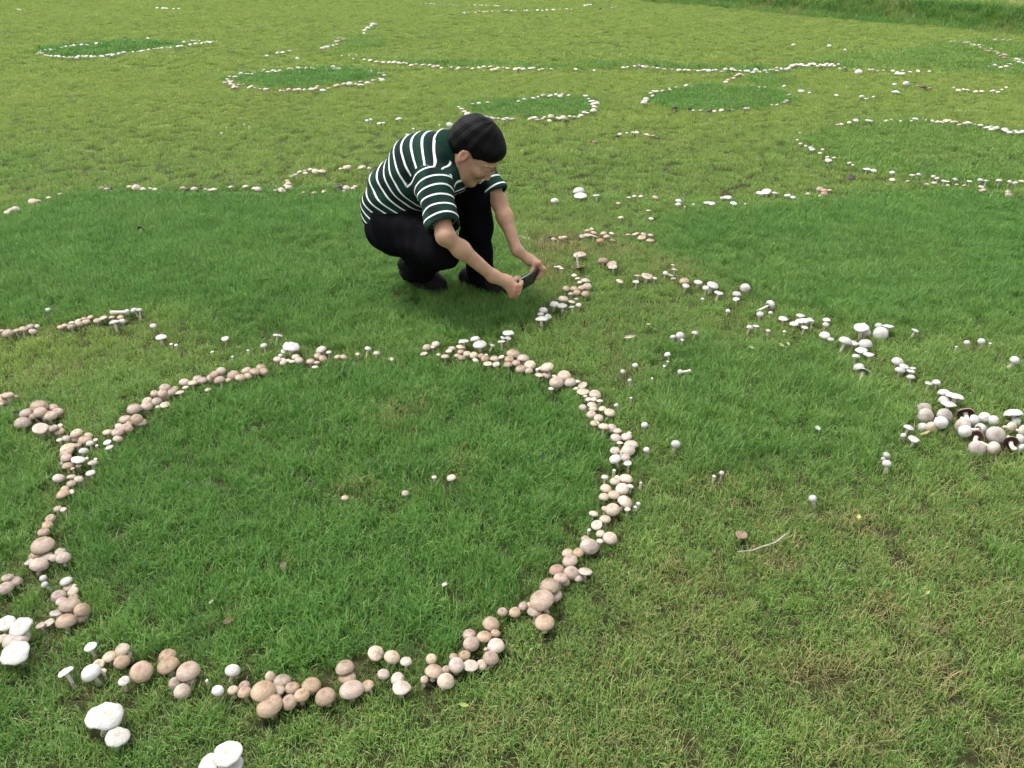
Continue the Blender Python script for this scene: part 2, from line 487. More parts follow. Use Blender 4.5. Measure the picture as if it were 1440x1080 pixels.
def build_grass():
    # near lawn
    x, y = jitter_points(-4.6, 4.6, .25, 4.9, .046)
    k = in_view(x, y, .9); x, y = x[k], y[k]
    k = rng.uniform(0, 1, len(x)) < np.clip(1.25 - (y - 2.2) * .12, .75, 1); x, y = x[k], y[k]
    lush, dry = zones(x, y)
    keep = rng.uniform(0, 1, len(x)) > np.clip((dry - .34) * 2.2, 0, .96)
    x, y, lush, dry = x[keep], y[keep], lush[keep], dry[keep]
    z = ground_z(x, y)
    clump = .72 + .62 * fbm(x, y, .11, 121)
    is_l = lush + rng.normal(0, .12, len(x)) > .5
    sz = clump * (.86 + .3 * noise(x, y, .5, 131))
    # the grass is trodden down right where mushrooms push through
    if MUSH_XY:
        mx = np.array(MUSH_XY)
        for i in range(0, len(mx)):
            q = (x - mx[i, 0]) ** 2 + (y - mx[i, 1]) ** 2
            sz = np.where(q < (mx[i, 2] * 1.1 + .015) ** 2, np.minimum(sz, .7), sz)
            dry = np.where(q < (mx[i, 2] * 1.0 + .02) ** 2, np.maximum(dry, .22), dry)
    a = ~is_l
    scatter('mown_grass', x[a], y[a], z[a], sz[a], lush[a], dry[a], T_LIGHT, 'short yellowish green mown grass of the lawn')
    a = is_l
    scatter('lush_grass', x[a], y[a], z[a], sz[a], lush[a], dry[a], T_LUSH, 'longer dark green grass inside and along the mushroom rings')
    # straw
    x, y = jitter_points(-4.6, 4.6, .25, 4.9, .034)
    k = in_view(x, y, .6); x, y = x[k], y[k]
    lush, dry = zones(x, y)
    k = rng.uniform(0, 1, len(x)) < np.clip((dry - .16) * 1.3, 0, .9); x, y, lush, dry = x[k], y[k], lush[k], dry[k]
    scatter('dry_thatch', x, y, ground_z(x, y) + .003, rng.uniform(.7, 1.15, len(x)), lush, np.clip(dry + .55, 0, 1), T_STRAW, 'dry straw coloured thatch in worn spots of the lawn')
    # middle
    x, y = jitter_points(-9, 9, 4.8, 10.2, .088)
    k = in_view(x, y, 1.2); x, y = x[k], y[k]
    lush, dry = zones(x, y)
    sz = (.62 + .55 * fbm(x, y, .18, 121)) * (.85 + .55 * lush)
    scatter('middle_lawn_grass', x, y, ground_z(x, y), sz, lush, dry * .8, T_MID, 'soft green grass of the middle lawn behind the man')
    # far
    x, y = jitter_points(-26, 26, 10, 34, .172)
    s = (x - B0[0]) * BN[0] + (y - B0[1]) * BN[1]
    k = in_view(x, y, 2.0) & (s < .3); x, y = x[k], y[k]
    lush, dry = zones(x, y)
    sz = (.55 + .45 * fbm(x, y, .45, 121)) * (.85 + .6 * lush)
    scatter('far_lawn_grass', x, y, ground_z(x, y), sz, lush, dry * .6, T_FAR, 'pale yellow green grass of the far lawn')
    # bank and terrace
    tt, s = jitter_points(0, LB * .8, -.1, 14, .125)
    keep = rng.uniform(0, 1, len(s)) < np.where(s < 1.2, 1, .55)
    tt, s = tt[keep], s[keep]
    wob = (noise(tt, tt * 0, 1.3, 91) - .5) * .35 + (noise(tt, tt * 0, 4.0, 92) - .5) * .6
    x = B0[0] + BT[0] * tt + BN[0] * (s + wob); y = B0[1] + BT[1] * tt + BN[1] * (s + wob)
    k = in_view(x, y, 2.5) & (y < 45) & (y > 4); x, y, s = x[k], y[k], s[k]
    lush = np.clip(np.where(s < .6, .95, .08) + (fbm(x, y, .8, 141) - .5) * .6, 0, 1)
    dry = np.clip((fbm(x, y, .5, 142) - .45) * 1.6, 0, .5)
    tall = np.where(s < .75, .75, .55) + .75 * np.clip(fbm(x, y, .5, 143) - .45, 0, 1)
    scatter('bank_grass', x, y, bank_h(s) - .03, tall, lush, dry, T_BANK, 'long rough grass on the raised bank behind the lawn', .2)
# ------------------------------------------------------------------ mushrooms
def cap_mat(name, c_edge, c_mid, c_top, rough, speck, spec=.35, sss=.0):
    t = NT(name)
    oc = t.n('ShaderNodeTexCoord').outputs['Object']
    rnd = t.n('ShaderNodeObjectInfo').outputs['Random']
    off = t.n('ShaderNodeVectorMath', {0: oc, 1: t.n('ShaderNodeCombineXYZ', {0: t.math('MULTIPLY', rnd, 37.0), 1: t.math('MULTIPLY', rnd, 11.0)})}, operation='ADD').outputs[0]
    xy = t.n('ShaderNodeVectorMath', {0: oc, 1: (1, 1, 0)}, operation='MULTIPLY').outputs[0]
    rad = t.n('ShaderNodeVectorMath', {0: xy}, operation='LENGTH').outputs['Value']
    nz = t.noise(2.2, 4, .6, off)
    r2 = t.math('ADD', rad, t.math('MULTIPLY', t.math('SUBTRACT', nz.outputs[0], .5), .5))
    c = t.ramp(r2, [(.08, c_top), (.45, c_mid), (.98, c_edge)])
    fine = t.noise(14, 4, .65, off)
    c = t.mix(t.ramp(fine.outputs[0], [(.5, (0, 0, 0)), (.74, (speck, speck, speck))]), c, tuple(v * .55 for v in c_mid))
    # dirt blotches
    bl = t.noise(1.3, 2, .5, off)
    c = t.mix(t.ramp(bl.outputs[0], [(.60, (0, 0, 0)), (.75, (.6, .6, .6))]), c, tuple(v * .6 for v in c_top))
    v = t.n('ShaderNodeMapRange', {'Value': rnd, 'To Min': .80, 'To Max': 1.12}).outputs[0]
    r_b = t.math('FRACT', t.math('MULTIPLY', rnd, 7.31))
    hs = t.n('ShaderNodeHueSaturation', {'Color': c, 'Value': v, 'Saturation': t.n('ShaderNodeMapRange', {'Value': r_b, 'To Min': .75, 'To Max': 1.15}).outputs[0],
                                         'Hue': t.n('ShaderNodeMapRange', {'Value': r_b, 'To Min': .492, 'To Max': .507}).outputs[0]})
    bmp = t.bump(t.math('ADD', fine.outputs[0], t.math('MULTIPLY', nz.outputs[0], 2.5)), .4, .005)
    t.pbr(hs.outputs[0], rough, bmp, spec)
    return t.m

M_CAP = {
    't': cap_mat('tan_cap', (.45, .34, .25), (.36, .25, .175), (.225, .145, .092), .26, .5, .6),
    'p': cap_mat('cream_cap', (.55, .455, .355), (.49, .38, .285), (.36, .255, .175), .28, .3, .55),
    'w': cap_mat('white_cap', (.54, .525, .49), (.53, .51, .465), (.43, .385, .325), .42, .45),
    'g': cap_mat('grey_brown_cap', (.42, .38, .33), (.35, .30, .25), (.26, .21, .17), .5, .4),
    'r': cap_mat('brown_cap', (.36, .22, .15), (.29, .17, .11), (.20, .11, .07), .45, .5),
    'k': cap_mat('rotten_cap', (.07, .05, .04), (.045, .033, .026), (.03, .022, .018), .55, .3),
}
def gill_mat(name, a, b):
    t = NT(name)
    oc = t.n('ShaderNodeTexCoord').outputs['Object']
    s = t.n('ShaderNodeSeparateXYZ', {0: oc})
    ang = t.math('ARCTAN2', s.outputs[1], s.outputs[0])
    wv = t.math('SINE', t.math('MULTIPLY', ang, 70.0))
    f = t.math('MULTIPLY_ADD', wv, .5, .5)
    t.pbr(t.mix(f, a, b), .8, t.bump(f, .8, .01), .1)
    return t.m
M_GILL = {'t': gill_mat('tan_gills', (.075, .04, .032), (.16, .095, .075)),
          'w': gill_mat('pale_gills', (.20, .13, .11), (.36, .26, .22))}
def stem_mat():
    t = NT('mushroom_stem')
    oc = t.n('ShaderNodeTexCoord').outputs['Object']
    st = t.n('ShaderNodeVectorMath', {0: oc, 1: (9, 9, 1.5)}, operation='MULTIPLY').outputs[0]
    n = t.noise(1.5, 4, .6, st)
    t.pbr(t.ramp(n.outputs[0], [(.3, (.50, .42, .33)), (.6, (.74, .68, .58))]), .6, t.bump(n.outputs[0], .3, .01), .2)
    return t.m
M_STEM = stem_mat()

def revolve(prof, seg, wob, seed):
    """surface of revolution about z; wob(angle, k) -> radius factor, height offset"""
    r = np.random.default_rng(seed)
    ph = r.uniform(0, 6.28, 6); am = r.normal(0, 1, 6)
    A = np.arange(seg) / seg * 2 * np.pi
    w1 = am[0] * np.cos(A * 2 + ph[0]) + .6 * am[1] * np.cos(A * 3 + ph[1]) + .4 * am[2] * np.cos(A * 5 + ph[2])
    w2 = am[3] * np.cos(A * 2 + ph[3]) + .7 * am[4] * np.cos(A * 3 + ph[4]) + .5 * am[5] * np.cos(A * 7 + ph[5])
    V, F = [], []
    for k, (rr, z) in enumerate(prof):
        V.append(np.stack([rr * (1 + wob * .5 * w1) * np.cos(A), rr * (1 + wob * .5 * w1) * np.sin(A), z + wob * .8 * w2 * rr * rr], 1))
    n = len(prof)
    for k in range(n - 1):
        for i in range(seg):
            j = (i + 1) % seg
            F.append((k * seg + i, k * seg + j, (k + 1) * seg + j, (k + 1) * seg + i))
    return np.concatenate(V), F

CAP_PROF = {   # outward from under the rim over the edge to the top: (radius, height)
    'dome': [(.86, .03), (.97, -.02), (1.0, .06), (.985, .17), (.93, .34), (.82, .51), (.65, .65), (.43, .745), (.2, .79), (.02, .80)],
    'bell': [(.84, .02), (.96, -.03), (1.0, .05), (.97, .22), (.88, .42), (.74, .60), (.55, .75), (.34, .85), (.15, .90), (.02, .915)],
    'flat': [(.88, .0), (.98, -.04), (1.0, .02), (.97, .08), (.88, .15), (.74, .215), (.55, .265), (.35, .295), (.16, .31), (.02, .315)],
    'ball': [(.55, -.30), (.80, -.28), (.95, -.08), (1.0, .18), (.96, .45), (.85, .70), (.66, .90), (.42, 1.02), (.2, 1.07), (.02, 1.085)],
    'peak': [(.88, .02), (.98, -.03), (1.0, .03), (.95, .11), (.82, .20), (.64, .30), (.44, .40), (.26, .47), (.12, .50), (.02, .505)],
}
WOB = {'dome': .028, 'bell': .025, 'flat': .085, 'ball': .02, 'peak': .05}
CAPS, GILLS = {}, {}
NV = 5
for pn, prof in CAP_PROF.items():
    for v in range(NV):
        V, F = revolve(prof, 24, WOB[pn], 200 + v)
        top = len(V); V = np.vstack([V, [[0, 0, prof[-1][1]]]])
        n = len(prof)
        F2 = F + [((n - 1) * 24 + i, (n - 1) * 24 + (i + 1) % 24, top) for i in range(24)]
        CAPS[pn, v] = (V, F2)
        # gills: a shallow funnel from the rim to the stem
        gp = [(prof[0][0] * 1.03, prof[0][1] + .01), (.6, max(.06, prof[0][1] + .10)), (.22, prof[0][1] + .14), (.03, prof[0][1] + .15)]
        Vg, Fg = revolve(gp, 24, WOB[pn], 200 + v)
        GILLS[pn, v] = (Vg, [f[::-1] for f in Fg])
CAPM, GILLM = {}, {}
def cap_mesh(pn, v, ty):
    if (pn, v, ty) not in CAPM:
        CAPM[pn, v, ty] = mesh_np(f'{pn}_cap', *CAPS[pn, v], M_CAP[ty])
    return CAPM[pn, v, ty]
def gill_mesh(pn, v, ty):
    g = 'w' if ty in 'w' else 't'
    if (pn, v, g) not in GILLM:
        GILLM[pn, v, g] = mesh_np(f'{pn}_gills', *GILLS[pn, v], M_GILL[g])
    return GILLM[pn, v, g]
STEMM = []
for v in range(4):
    prof = [(1.25, -.14), (1.2, 0), (1.02, .2), (.95, .55), (.98, .9), (1.05, 1.12)]
    V, F = revolve(prof, 12, .03, 300 + v)
    bend = np.random.default_rng(v).normal(0, .5, 2)
    zz = np.clip(V[:, 2], 0, 1.2)
    V[:, 0] += bend[0] * zz * (1 - zz); V[:, 1] += bend[1] * zz * (1 - zz)
    b = len(V); V = np.vstack([V, [[0, 0, -.14]]])
    F = F + [((i + 1) % 12, i, b) for i in range(12)]
    STEMM.append(mesh_np('mushroom_stem', V, F, M_STEM))

REC = []      # every mushroom: dict with place, size, kind
def view(region, x0, y0, s, items):
    for it in items:
        zx, zy, zw, ty = it[:4]
        REC.append(dict(px=x0 + zx / s, py=y0 + zy / s, w=zw / s, ty=ty, reg=region, extra=it[4] if len(it) > 4 else None))

def T(ty, *trip):
    return [(a[0], a[1], a[2], ty) for a in trip]

view('join', 0, 540, 7.2, T('t', (5, 125, 70), (75, 115, 110), (150, 125, 70), (40, 165, 110), (10, 200, 60),
     (395, 225, 165), (525, 245, 120), (580, 280, 100), (405, 280, 120), (270, 295, 130), (225, 390, 150), (350, 325, 100),
     (480, 455, 105), (545, 445, 90), (600, 475, 95)) + T('p', (500, 320, 130), (405, 440, 150), (605, 420, 60)))
view('ring', 0, 540, 7.2, T('p', (605, 565, 65), (670, 550, 80), (775, 495, 110), (885, 525, 90), (965, 565, 50), (685, 640, 140), (795, 825, 55),
     (940, 800, 95), (722, 940, 80), (797, 965, 90), (590, 950, 105), (655, 1065, 80)) +
     T('t', (770, 540, 125), (860, 570, 120), (785, 620, 75), (670, 700, 120), (670, 745, 105), (665, 790, 100), (690, 830, 110), (735, 855, 50),
       (720, 1010, 90), (725, 1075, 50)) + T('w', (910, 600, 70), (845, 677, 90), (790, 760, 130), (915, 895, 85)) +
     T('b', (980, 622, 35), (880, 750, 30), (965, 760, 40)))
view('ring', 0, 690, 7.2, T('t', (640, 35, 120), (510, 280, 100), (480, 350, 105), (440, 420, 110), (430, 545, 215), (360, 650, 130)) +
     T('p', (725, 15, 55), (585, 183, 75), (640, 190, 65), (470, 660, 115), (390, 745, 165), (540, 680, 80), (610, 625, 110), (640, 675, 135)) +
     T('g', (290, 720, 90)) + T('b', (435, 885, 68), (455, 950, 62)))
view('edge', 0, 690, 7.2, T('t', (75, 880, 120), (155, 920, 140), (60, 980, 150)))
view('ring', 0, 790, 7.2, T('w', (670, 195, 115), (915, 855, 120)) + T('p', (690, 255, 90), (740, 300, 105), (735, 245, 70), (495, 610, 105), (410, 640, 90)) +
     T('t', (595, 340, 140), (745, 360, 90), (625, 400, 110), (705, 435, 190), (825, 480, 150), (820, 545, 145), (665, 600, 185)) + T('g', (575, 515, 130)))
view('edge', 0, 790, 7.2, T('f', (60, 620, 180), (205, 655, 220), (150, 920, 290)) + T('p', (30, 770, 110), (160, 790, 250)))
view('ring', 70, 880, 5.143, T('p', (525, 170, 105), (560, 210, 60), (435, 225, 105), (350, 275, 80), (385, 325, 50), (955, 470, 115)) +
     T('t', (520, 255, 105), (660, 325, 155), (850, 215, 120), (855, 280, 145), (1000, 325, 160), (910, 410, 95), (1015, 395, 75)) +
     T('w', (300, 335, 130), (535, 395, 75), (1320, 320, 100), (1215, 465, 80)) + T('f', (115, 330, 105)) + T('b', (1135, 395, 22)))
view('outside', 70, 880, 5.143, T('f', (395, 650, 250), (490, 800, 170), (1285, 920, 225), (1150, 1000, 160), (1310, 1000, 180)))
view('ring', 300, 890, 6, T('p', (165, 480, 85), (480, 365, 90)) + T('t', (260, 445, 95), (265, 500, 110), (415, 485, 195), (580, 405, 140), (665, 465, 120),
     (540, 495, 120), (475, 610, 205), (640, 580, 130), (745, 520, 120), (825, 440, 150), (945, 530, 160), (1110, 290, 150), (1130, 370, 140), (1165, 475, 185), (1300, 445, 110)))
view('ring', 500, 850, 6, T('p', (170, 405, 130), (305, 440, 125), (425, 480, 95), (235, 585, 95), (355, 625, 115), (388, 695, 150), (640, 455, 90), (580, 630, 65),
     (760, 640, 140), (850, 505, 130), (970, 510, 120), (1065, 505, 90), (1185, 345, 140)) +
     T('t', (660, 565, 155), (765, 545, 70), (825, 440, 70), (920, 425, 95), (1140, 445, 125), (1100, 375, 40), (1085, 270, 120), (1180, 240, 75), (1140, 160, 135),
       (960, 255, 110), (975, 325, 130), (1240, 58, 80), (1345, 62, 95)))
view('ring', 690, 720, 6, T('t', (275, 790, 80), (370, 840, 120), (455, 925, 160), (435, 740, 200), (330, 780, 60), (545, 695, 110), (500, 625, 165), (590, 555, 110),
     (620, 585, 90), (680, 505, 120), (670, 410, 125), (740, 340, 90), (800, 225, 70)) + T('r', (560, 490, 125)) +
     T('p', (735, 555, 75), (797, 497, 115), (650, 345, 90), (830, 280, 145), (1008, 215, 115), (928, 182, 75), (922, 243, 60), (895, 103, 95), (965, 60, 90), (868, 15, 75)) + T('b', (830, 150, 30)))
view('ring', 780, 560, 6, T('p', (490, 935, 120), (615, 935, 55), (590, 870, 120), (415, 830, 85), (500, 815, 100), (432, 760, 90), (570, 760, 110), (640, 740, 60),
     (510, 700, 85), (530, 665, 50), (602, 678, 110), (598, 500, 80), (580, 465, 80), (510, 440, 85), (622, 430, 115), (645, 390, 110), (550, 375, 60), (605, 325, 90),
     (630, 290, 40), (515, 330, 90), (530, 275, 70), (480, 250, 85), (415, 240, 85), (340, 212, 78), (370, 165, 80), (310, 135, 80), (465, 120, 95), (405, 93, 70), (325, 90, 70),
     (315, 58, 78), (237, 75, 65)) + T('t', (425, 930, 60)) + T('w', (423, 665, 55), (617, 545, 65), (512, 510, 95)) +
     T('b', (705, 890, 35), (680, 915, 30), (502, 607, 28), (728, 710, 20), (522, 60, 38)))
view('lone', 780, 560, 6, T('b', (760, 225, 60), (775, 435, 55), (1022, 385, 80)))
view('ring', 740, 480, 8, T('p', (775, 595, 130), (665, 615, 55), (700, 650, 70), (760, 650, 70), (828, 668, 80), (635, 490, 110), (560, 530, 60), (640, 560, 130), (575, 450, 75),
     (495, 460, 130), (340, 455, 150), (320, 390, 60), (425, 385, 150), (280, 530, 65), (240, 290, 145), (175, 305, 80), (150, 375, 95), (230, 375, 100)) + T('w', (125, 312, 40)))
view('lone', 740, 480, 8, T('b', (1085, 340, 60), (1225, 270, 65), (1165, 440, 50), (1180, 635, 35)))
view('ring', 580, 440, 7.2, T('t', (1020, 415, 130), (980, 470, 90), (1050, 505, 85), (965, 525, 90), (1095, 565, 100), (690, 435, 75), (735, 460, 90), (490, 395, 75), (500, 450, 75), (455, 430, 70)) +
     T('p', (1120, 460, 120), (1190, 525, 115), (1180, 585, 75), (900, 445, 70), (830, 465, 95), (745, 425, 45), (850, 520, 75), (765, 510, 90), (640, 478, 65), (620, 425, 80),
       (555, 412, 75), (400, 360, 75), (370, 385, 70), (330, 445, 80), (265, 422, 50), (115, 410, 75), (145, 345, 80), (235, 315, 80), (205, 345, 50), (490, 340, 90)) +
     T('w', (520, 285, 105), (635, 265, 95), (680, 312, 135)))
view('phone', 580, 440, 7.2, T('w', (810, 325, 50), (900, 290, 80), (970, 255, 60), (915, 250, 50), (970, 200, 115)))
view('ring', 360, 450, 6.545, T('w', (225, 325, 40), (255, 285, 50)) + T('f', (325, 240, 150)) +
     T('p', (195, 360, 70), (245, 365, 60), (255, 390, 70), (300, 372, 60), (335, 382, 65), (365, 340, 70), (395, 370, 80), (600, 272, 95), (670, 295, 55), (545, 432, 62), (935, 312, 40), (1245, 360, 60)) +
     T('t', (570, 330, 70), (615, 355, 70), (500, 380, 75), (560, 390, 60), (750, 338, 65), (808, 338, 65)))
view('lone_back', 360, 450, 6.545, T('w', (200, 140, 85), (72, 235, 65), (1030, 265, 65), (1110, 305, 68)))
view('ring', 130, 490, 5.54, T('t', (1310, 150, 75), (1335, 178, 65), (1265, 180, 75), (1200, 175, 80), (1215, 215, 75), (1150, 225, 80), (1095, 205, 90), (1055, 245, 55), (990, 245, 80), (950, 200, 70),
     (925, 230, 75), (855, 248, 75), (820, 235, 75), (620, 340, 70), (640, 318, 60), (565, 305, 80), (545, 345, 75), (485, 350, 65), (567, 375, 65), (502, 412, 78), (420, 450, 90), (325, 470, 110),
     (345, 545, 90), (370, 575, 95), (255, 550, 90), (290, 585, 60), (265, 620, 95), (195, 650, 90)) +
     T('p', (1000, 175, 75), (780, 270, 70), (715, 262, 75), (725, 302, 50), (900, 320, 50), (680, 340, 65), (565, 435, 70), (512, 455, 45), (428, 410, 75), (205, 605, 60), (195, 705, 70), (120, 655, 78)) +
     T('w', (115, 728, 58), (130, 768, 62)))
view('row', 0, 410, 6, T('t', (65, 350, 95), (135, 335, 75), (195, 315, 75), (255, 300, 80), (10, 330, 50), (510, 298, 60), (550, 285, 60), (600, 295, 65), (665, 270, 65), (710, 228, 60),
     (725, 255, 75), (760, 215, 60), (945, 215, 60), (1015, 215, 60)) + T('p', (310, 290, 45), (275, 335, 65), (605, 262, 60), (655, 245, 60), (820, 245, 65), (870, 218, 70)) +
     T('w', (965, 255, 90), (1030, 250, 60), (1130, 155, 55), (1175, 155, 55)))
view('lone_back', 0, 410, 6, T('w', (1290, 285, 50), (1360, 380, 95)) + T('b', (405, 155, 45)))
view('lone_back', 200, 440, 6, T('b', (245, 262, 35), (285, 270, 35), (590, 328, 35), (760, 368, 25), (893, 315, 30)) + T('w', (698, 215, 60)))
view('phone', 730, 310, 6.752, T('w', (230, 850, 85), (205, 885, 70), (215, 930, 120), (275, 910, 70), (335, 795, 95), (410, 805, 95), (500, 820, 60)) +
     T('p', (420, 745, 95), (500, 770, 70), (565, 800, 60), (525, 520, 60), (555, 550, 60), (630, 565, 90), (575, 585, 50)) + T('g', (545, 745, 60), (490, 695, 60)) +
     T('t', (630, 695, 80), (550, 685, 80), (645, 625, 95), (590, 640, 70), (520, 650, 80), (450, 645, 75)))
view('past', 730, 310, 6.752, T('p', (380, 440, 60), (345, 440, 40), (405, 455, 50), (890, 440, 90), (955, 575, 75), (1285, 548, 60), (690, 80, 40), (880, 122, 55), (430, 160, 60)) +
     T('t', (575, 320, 130), (880, 410, 95), (1130, 525, 80), (1215, 525, 110), (1035, 135, 60), (1105, 125, 70), (1185, 130, 70), (1250, 138, 60), (1165, 160, 80), (1245, 185, 80),
       (650, 95, 70), (710, 115, 70), (655, 135, 80), (715, 150, 75), (800, 120, 70), (830, 150, 70), (400, 165, 60), (330, 175, 60)) +
     T('r', (795, 380, 95), (770, 192, 75), (893, 190, 70)) + T('g', (600, 150, 70)) + T('k', (560, 150, 50), (285, 150, 50)) + T('w', (1110, 580, 60), (1390, 500, 50)))
view('lone', 860, 440, 9, T('b', (780, 305, 75), (868, 285, 105), (895, 340, 50), (715, 615, 40), (670, 670, 40), (515, 825, 35)) + T('w', (1055, 255, 90), (710, 525, 85)))
view('heap_side', 1260, 520, 8, T('w', (145, 645, 120), (200, 775, 130), (370, 150, 80), (455, 140, 90), (540, 255, 125), (540, 340, 120)) + T('b', (85, 740, 65)) + T('f', (660, 290, 200), (590, 380, 170)))
view('line', 1140, 430, 7.2, T('w', (160, 140, 80), (155, 190, 65), (10, 150, 50), (145, 297, 110), (205, 340, 65), (515, 215, 150), (560, 265, 90), (690, 200, 80), (785, 205, 115),
     (1060, 248, 75), (350, 355, 130), (430, 375, 110), (555, 385, 140), (515, 445, 120), (590, 490, 110), (460, 510, 80), (490, 620, 110), (880, 562, 120), (950, 610, 100), (905, 650, 105),
     (1015, 660, 85), (1035, 630, 60), (1015, 722, 80)))
view('line', 920, 360, 6, T('p', (158, 75, 35), (170, 115, 50)) + T('t', (255, 212, 85)) + T('w', (268, 248, 65), (372, 217, 72), (495, 240, 100), (437, 270, 60), (545, 310, 80), (697, 320, 75), (692, 362, 58),
     (895, 490, 65), (1090, 525, 82), (1235, 500, 75), (1245, 545, 100), (1180, 568, 75), (1315, 545, 70), (1270, 600, 60), (805, 600, 55), (860, 590, 55)) +
     T('b', (408, 360, 35), (622, 463, 40), (982, 480, 40), (962, 632, 40), (1098, 635, 28)))
view('lone', 960, 380, 3, T('b', (1200, 305, 25), (1262, 300, 30), (1298, 308, 14), (1155, 322, 14), (1400, 378, 38), (860, 780, 30), (862, 815, 38), (846, 796, 18), (165, 855, 22), (133, 868, 15), (550, 962, 36)))
view('inside', 480, 400, 3, T('p', (465, 815, 42), (392, 812, 24), (270, 880, 32), (15, 900, 32)))
view('back', 740, 240, 6.545, T('w', (262, 275, 75), (485, 185, 110), (500, 225, 130), (645, 228, 70)) + T('p', (945, 247, 50), (995, 233, 45), (1055, 235, 50), (848, 300, 50), (1125, 368, 50), (1150, 440, 55), (870, 430, 60)) + T('t', (1190, 245, 65)))
view('back', 930, 250, 5.76, T('w', (140, 187, 55), (138, 215, 45), (370, 200, 60), (410, 205, 55), (535, 158, 75), (585, 205, 55), (495, 165, 40), (800, 122, 65), (852, 105, 75), (850, 125, 60), (920, 122, 50),
     (1020, 140, 50), (1068, 155, 45), (1186, 130, 35)) + T('b', (190, 232, 18), (260, 215, 32), (680, 210, 22)) + T('t', (1285, 90, 60), (1320, 105, 60), (1365, 100, 50), (1290, 150, 50)) + T('r', (1320, 130, 60)))
view('far', 1220, 150, 6.545, T('w', (228, 605, 55), (410, 628, 55), (470, 625, 50), (605, 640, 40), (640, 660, 45), (705, 682, 55), (807, 665, 50), (940, 685, 50), (1040, 675, 55), (1090, 682, 50), (1210, 682, 60), (1310, 690, 50), (1360, 700, 50), (440, 110, 60)) +
     T('p', (230, 670, 65), (615, 700, 60), (740, 690, 40), (740, 722, 40), (820, 715, 40), (1050, 738, 65), (1420, 685, 60), (1290, 780, 60), (170, 130, 50), (218, 118, 35), (300, 132, 45), (405, 130, 40), (538, 122, 25), (600, 130, 40)) +
     T('t', (368, 685, 50), (550, 715, 60), (890, 725, 55), (1060, 770, 70), (1300, 810, 70)) + T('k', (480, 700, 50), (1400, 825, 60)) + T('g', (20, 130, 55)))
view('far', 1100, 160, 8, T('p', (200, 215, 40), (170, 292, 45), (205, 335, 55), (265, 360, 45), (455, 400, 50), (425, 440, 55), (505, 485, 50), (580, 495, 60), (755, 550, 55), (795, 575, 40), (620, 125, 60), (670, 115, 60), (755, 97, 60)) +
     T('w', (320, 385, 60), (340, 400, 70), (520, 520, 80), (955, 620, 90), (1030, 635, 70), (830, 75, 70)) + T('k', (775, 710, 110)) + T('g', (975, 75, 100)))
view('far', 900, 0, 2.667, T('w', (605, 340, 28), (635, 347, 15), (738, 356, 18), (832, 362, 22), (848, 370, 18), (876, 362, 14), (960, 345, 36), (955, 315, 20), (998, 313, 28), (975, 275, 40), (820, 270, 32), (540, 322, 15), (575, 168, 16), (710, 172, 20), (770, 188, 16), (1418, 222, 28)))
view('far', 300, 0, 3.43, T('w', (740, 580, 22), (760, 577, 22), (800, 594, 26), (820, 592, 20), (895, 572, 40), (1140, 602, 40), (1090, 602, 14), (935, 650, 18), (965, 620, 14), (62, 613, 12), (148, 600, 12), (170, 610, 10), (40, 640, 12), (405, 282, 22), (258, 268, 20), (310, 256, 24), (335, 252, 26), (365, 246, 26), (620, 268, 12), (655, 266, 12), (690, 263, 12), (675, 282, 12)))

def line(pts, spacing, size, mix, spread=2.5, reg='far_line'):
    r = np.random.default_rng(len(REC))
    P = np.array(pts, float)
    for a, b in zip(P[:-1], P[1:]):
        L = np.linalg.norm(b - a); n = max(1, int(L / spacing))
        for i in range(n):
            q = a + (b - a) * (i + r.uniform(0, 1)) / n
            if r.uniform() < .10: continue
            REC.append(dict(px=q[0] + r.normal(0, 1.0), py=q[1] + r.normal(0, spread * .4), w=size * r.uniform(.65, 1.3), ty=r.choice(list(mix)), reg=reg, extra=None))
line([(52, 76), (60, 71), (100, 64), (150, 60)], 4.2, 5.5, 'wwp', 1.5)
line([(185, 57), (210, 54)], 7, 4, 'wp', 2); line([(258, 58), (280, 57), (298, 59), (270, 62), (200, 71), (150, 78), (95, 81), (52, 76)], 4, 5.5, 'wwwp', 1.5)
line(RING_MID_LEFT + RING_MID_LEFT[:1], 5.2, 8, 'wppgt', 3)
line([(315, 113), (330, 121), (322, 108)], 3.0, 8, 'wppg', 5)
line([(510, 84), (545, 87), (600, 92), (650, 95), (700, 96), (760, 97)], 5, 7, 'wppg', 2)
line([(760, 97), (850, 98), (890, 93)], 12, 6, 'wp', 1)
line([(886, 92), (920, 96), (980, 99), (1030, 98)], 5, 7, 'wpg', 2); line([(1030, 98), (1070, 101), (1100, 97), (1120, 92), (1160, 91), (1180, 94)], 3.4, 7.5, 'wwp', 3)
line([(1180, 96), (1240, 99), (1310, 101)], 8, 6, 'pg', 2)
line([(452, 68), (475, 62), (472, 58), (485, 53)], 3.5, 6, 'tpw', 3); line([(508, 47), (515, 41), (530, 33)], 3.5, 7, 'wwp', 3)
line([(646, 150), (652, 155), (660, 162)], 3.2, 8, 'pw', 3); line([(663, 147), (675, 144), (690, 144)], 4, 7, 'kgp', 2)
line([(670, 162), (700, 167), (725, 167)], 5, 8, 'pgw', 2); line([(740, 168), (770, 166), (810, 164), (836, 155), (838, 146)], 4.4, 9, 'wppg', 3); line([(838, 150), (832, 140), (820, 134)], 3, 8, 'wwp', 4)
line([(800, 133), (765, 134), (735, 139), (728, 142)], 5, 7, 'pwt', 2.5)
line([(1310 - 400, 140), (903, 145), (910, 135), (925, 128)], 3.6, 8, 'pwt', 4); line([(925, 128), (950, 123), (975, 120)], 8, 6, 'pt', 2)
line([(935, 150), (960, 152), (992, 155), (1030, 154), (1060, 152)], 9, 8, 'kkgp', 2); line([(1085, 149), (1112, 140), (1110, 131)], 6, 7, 'pg', 2)
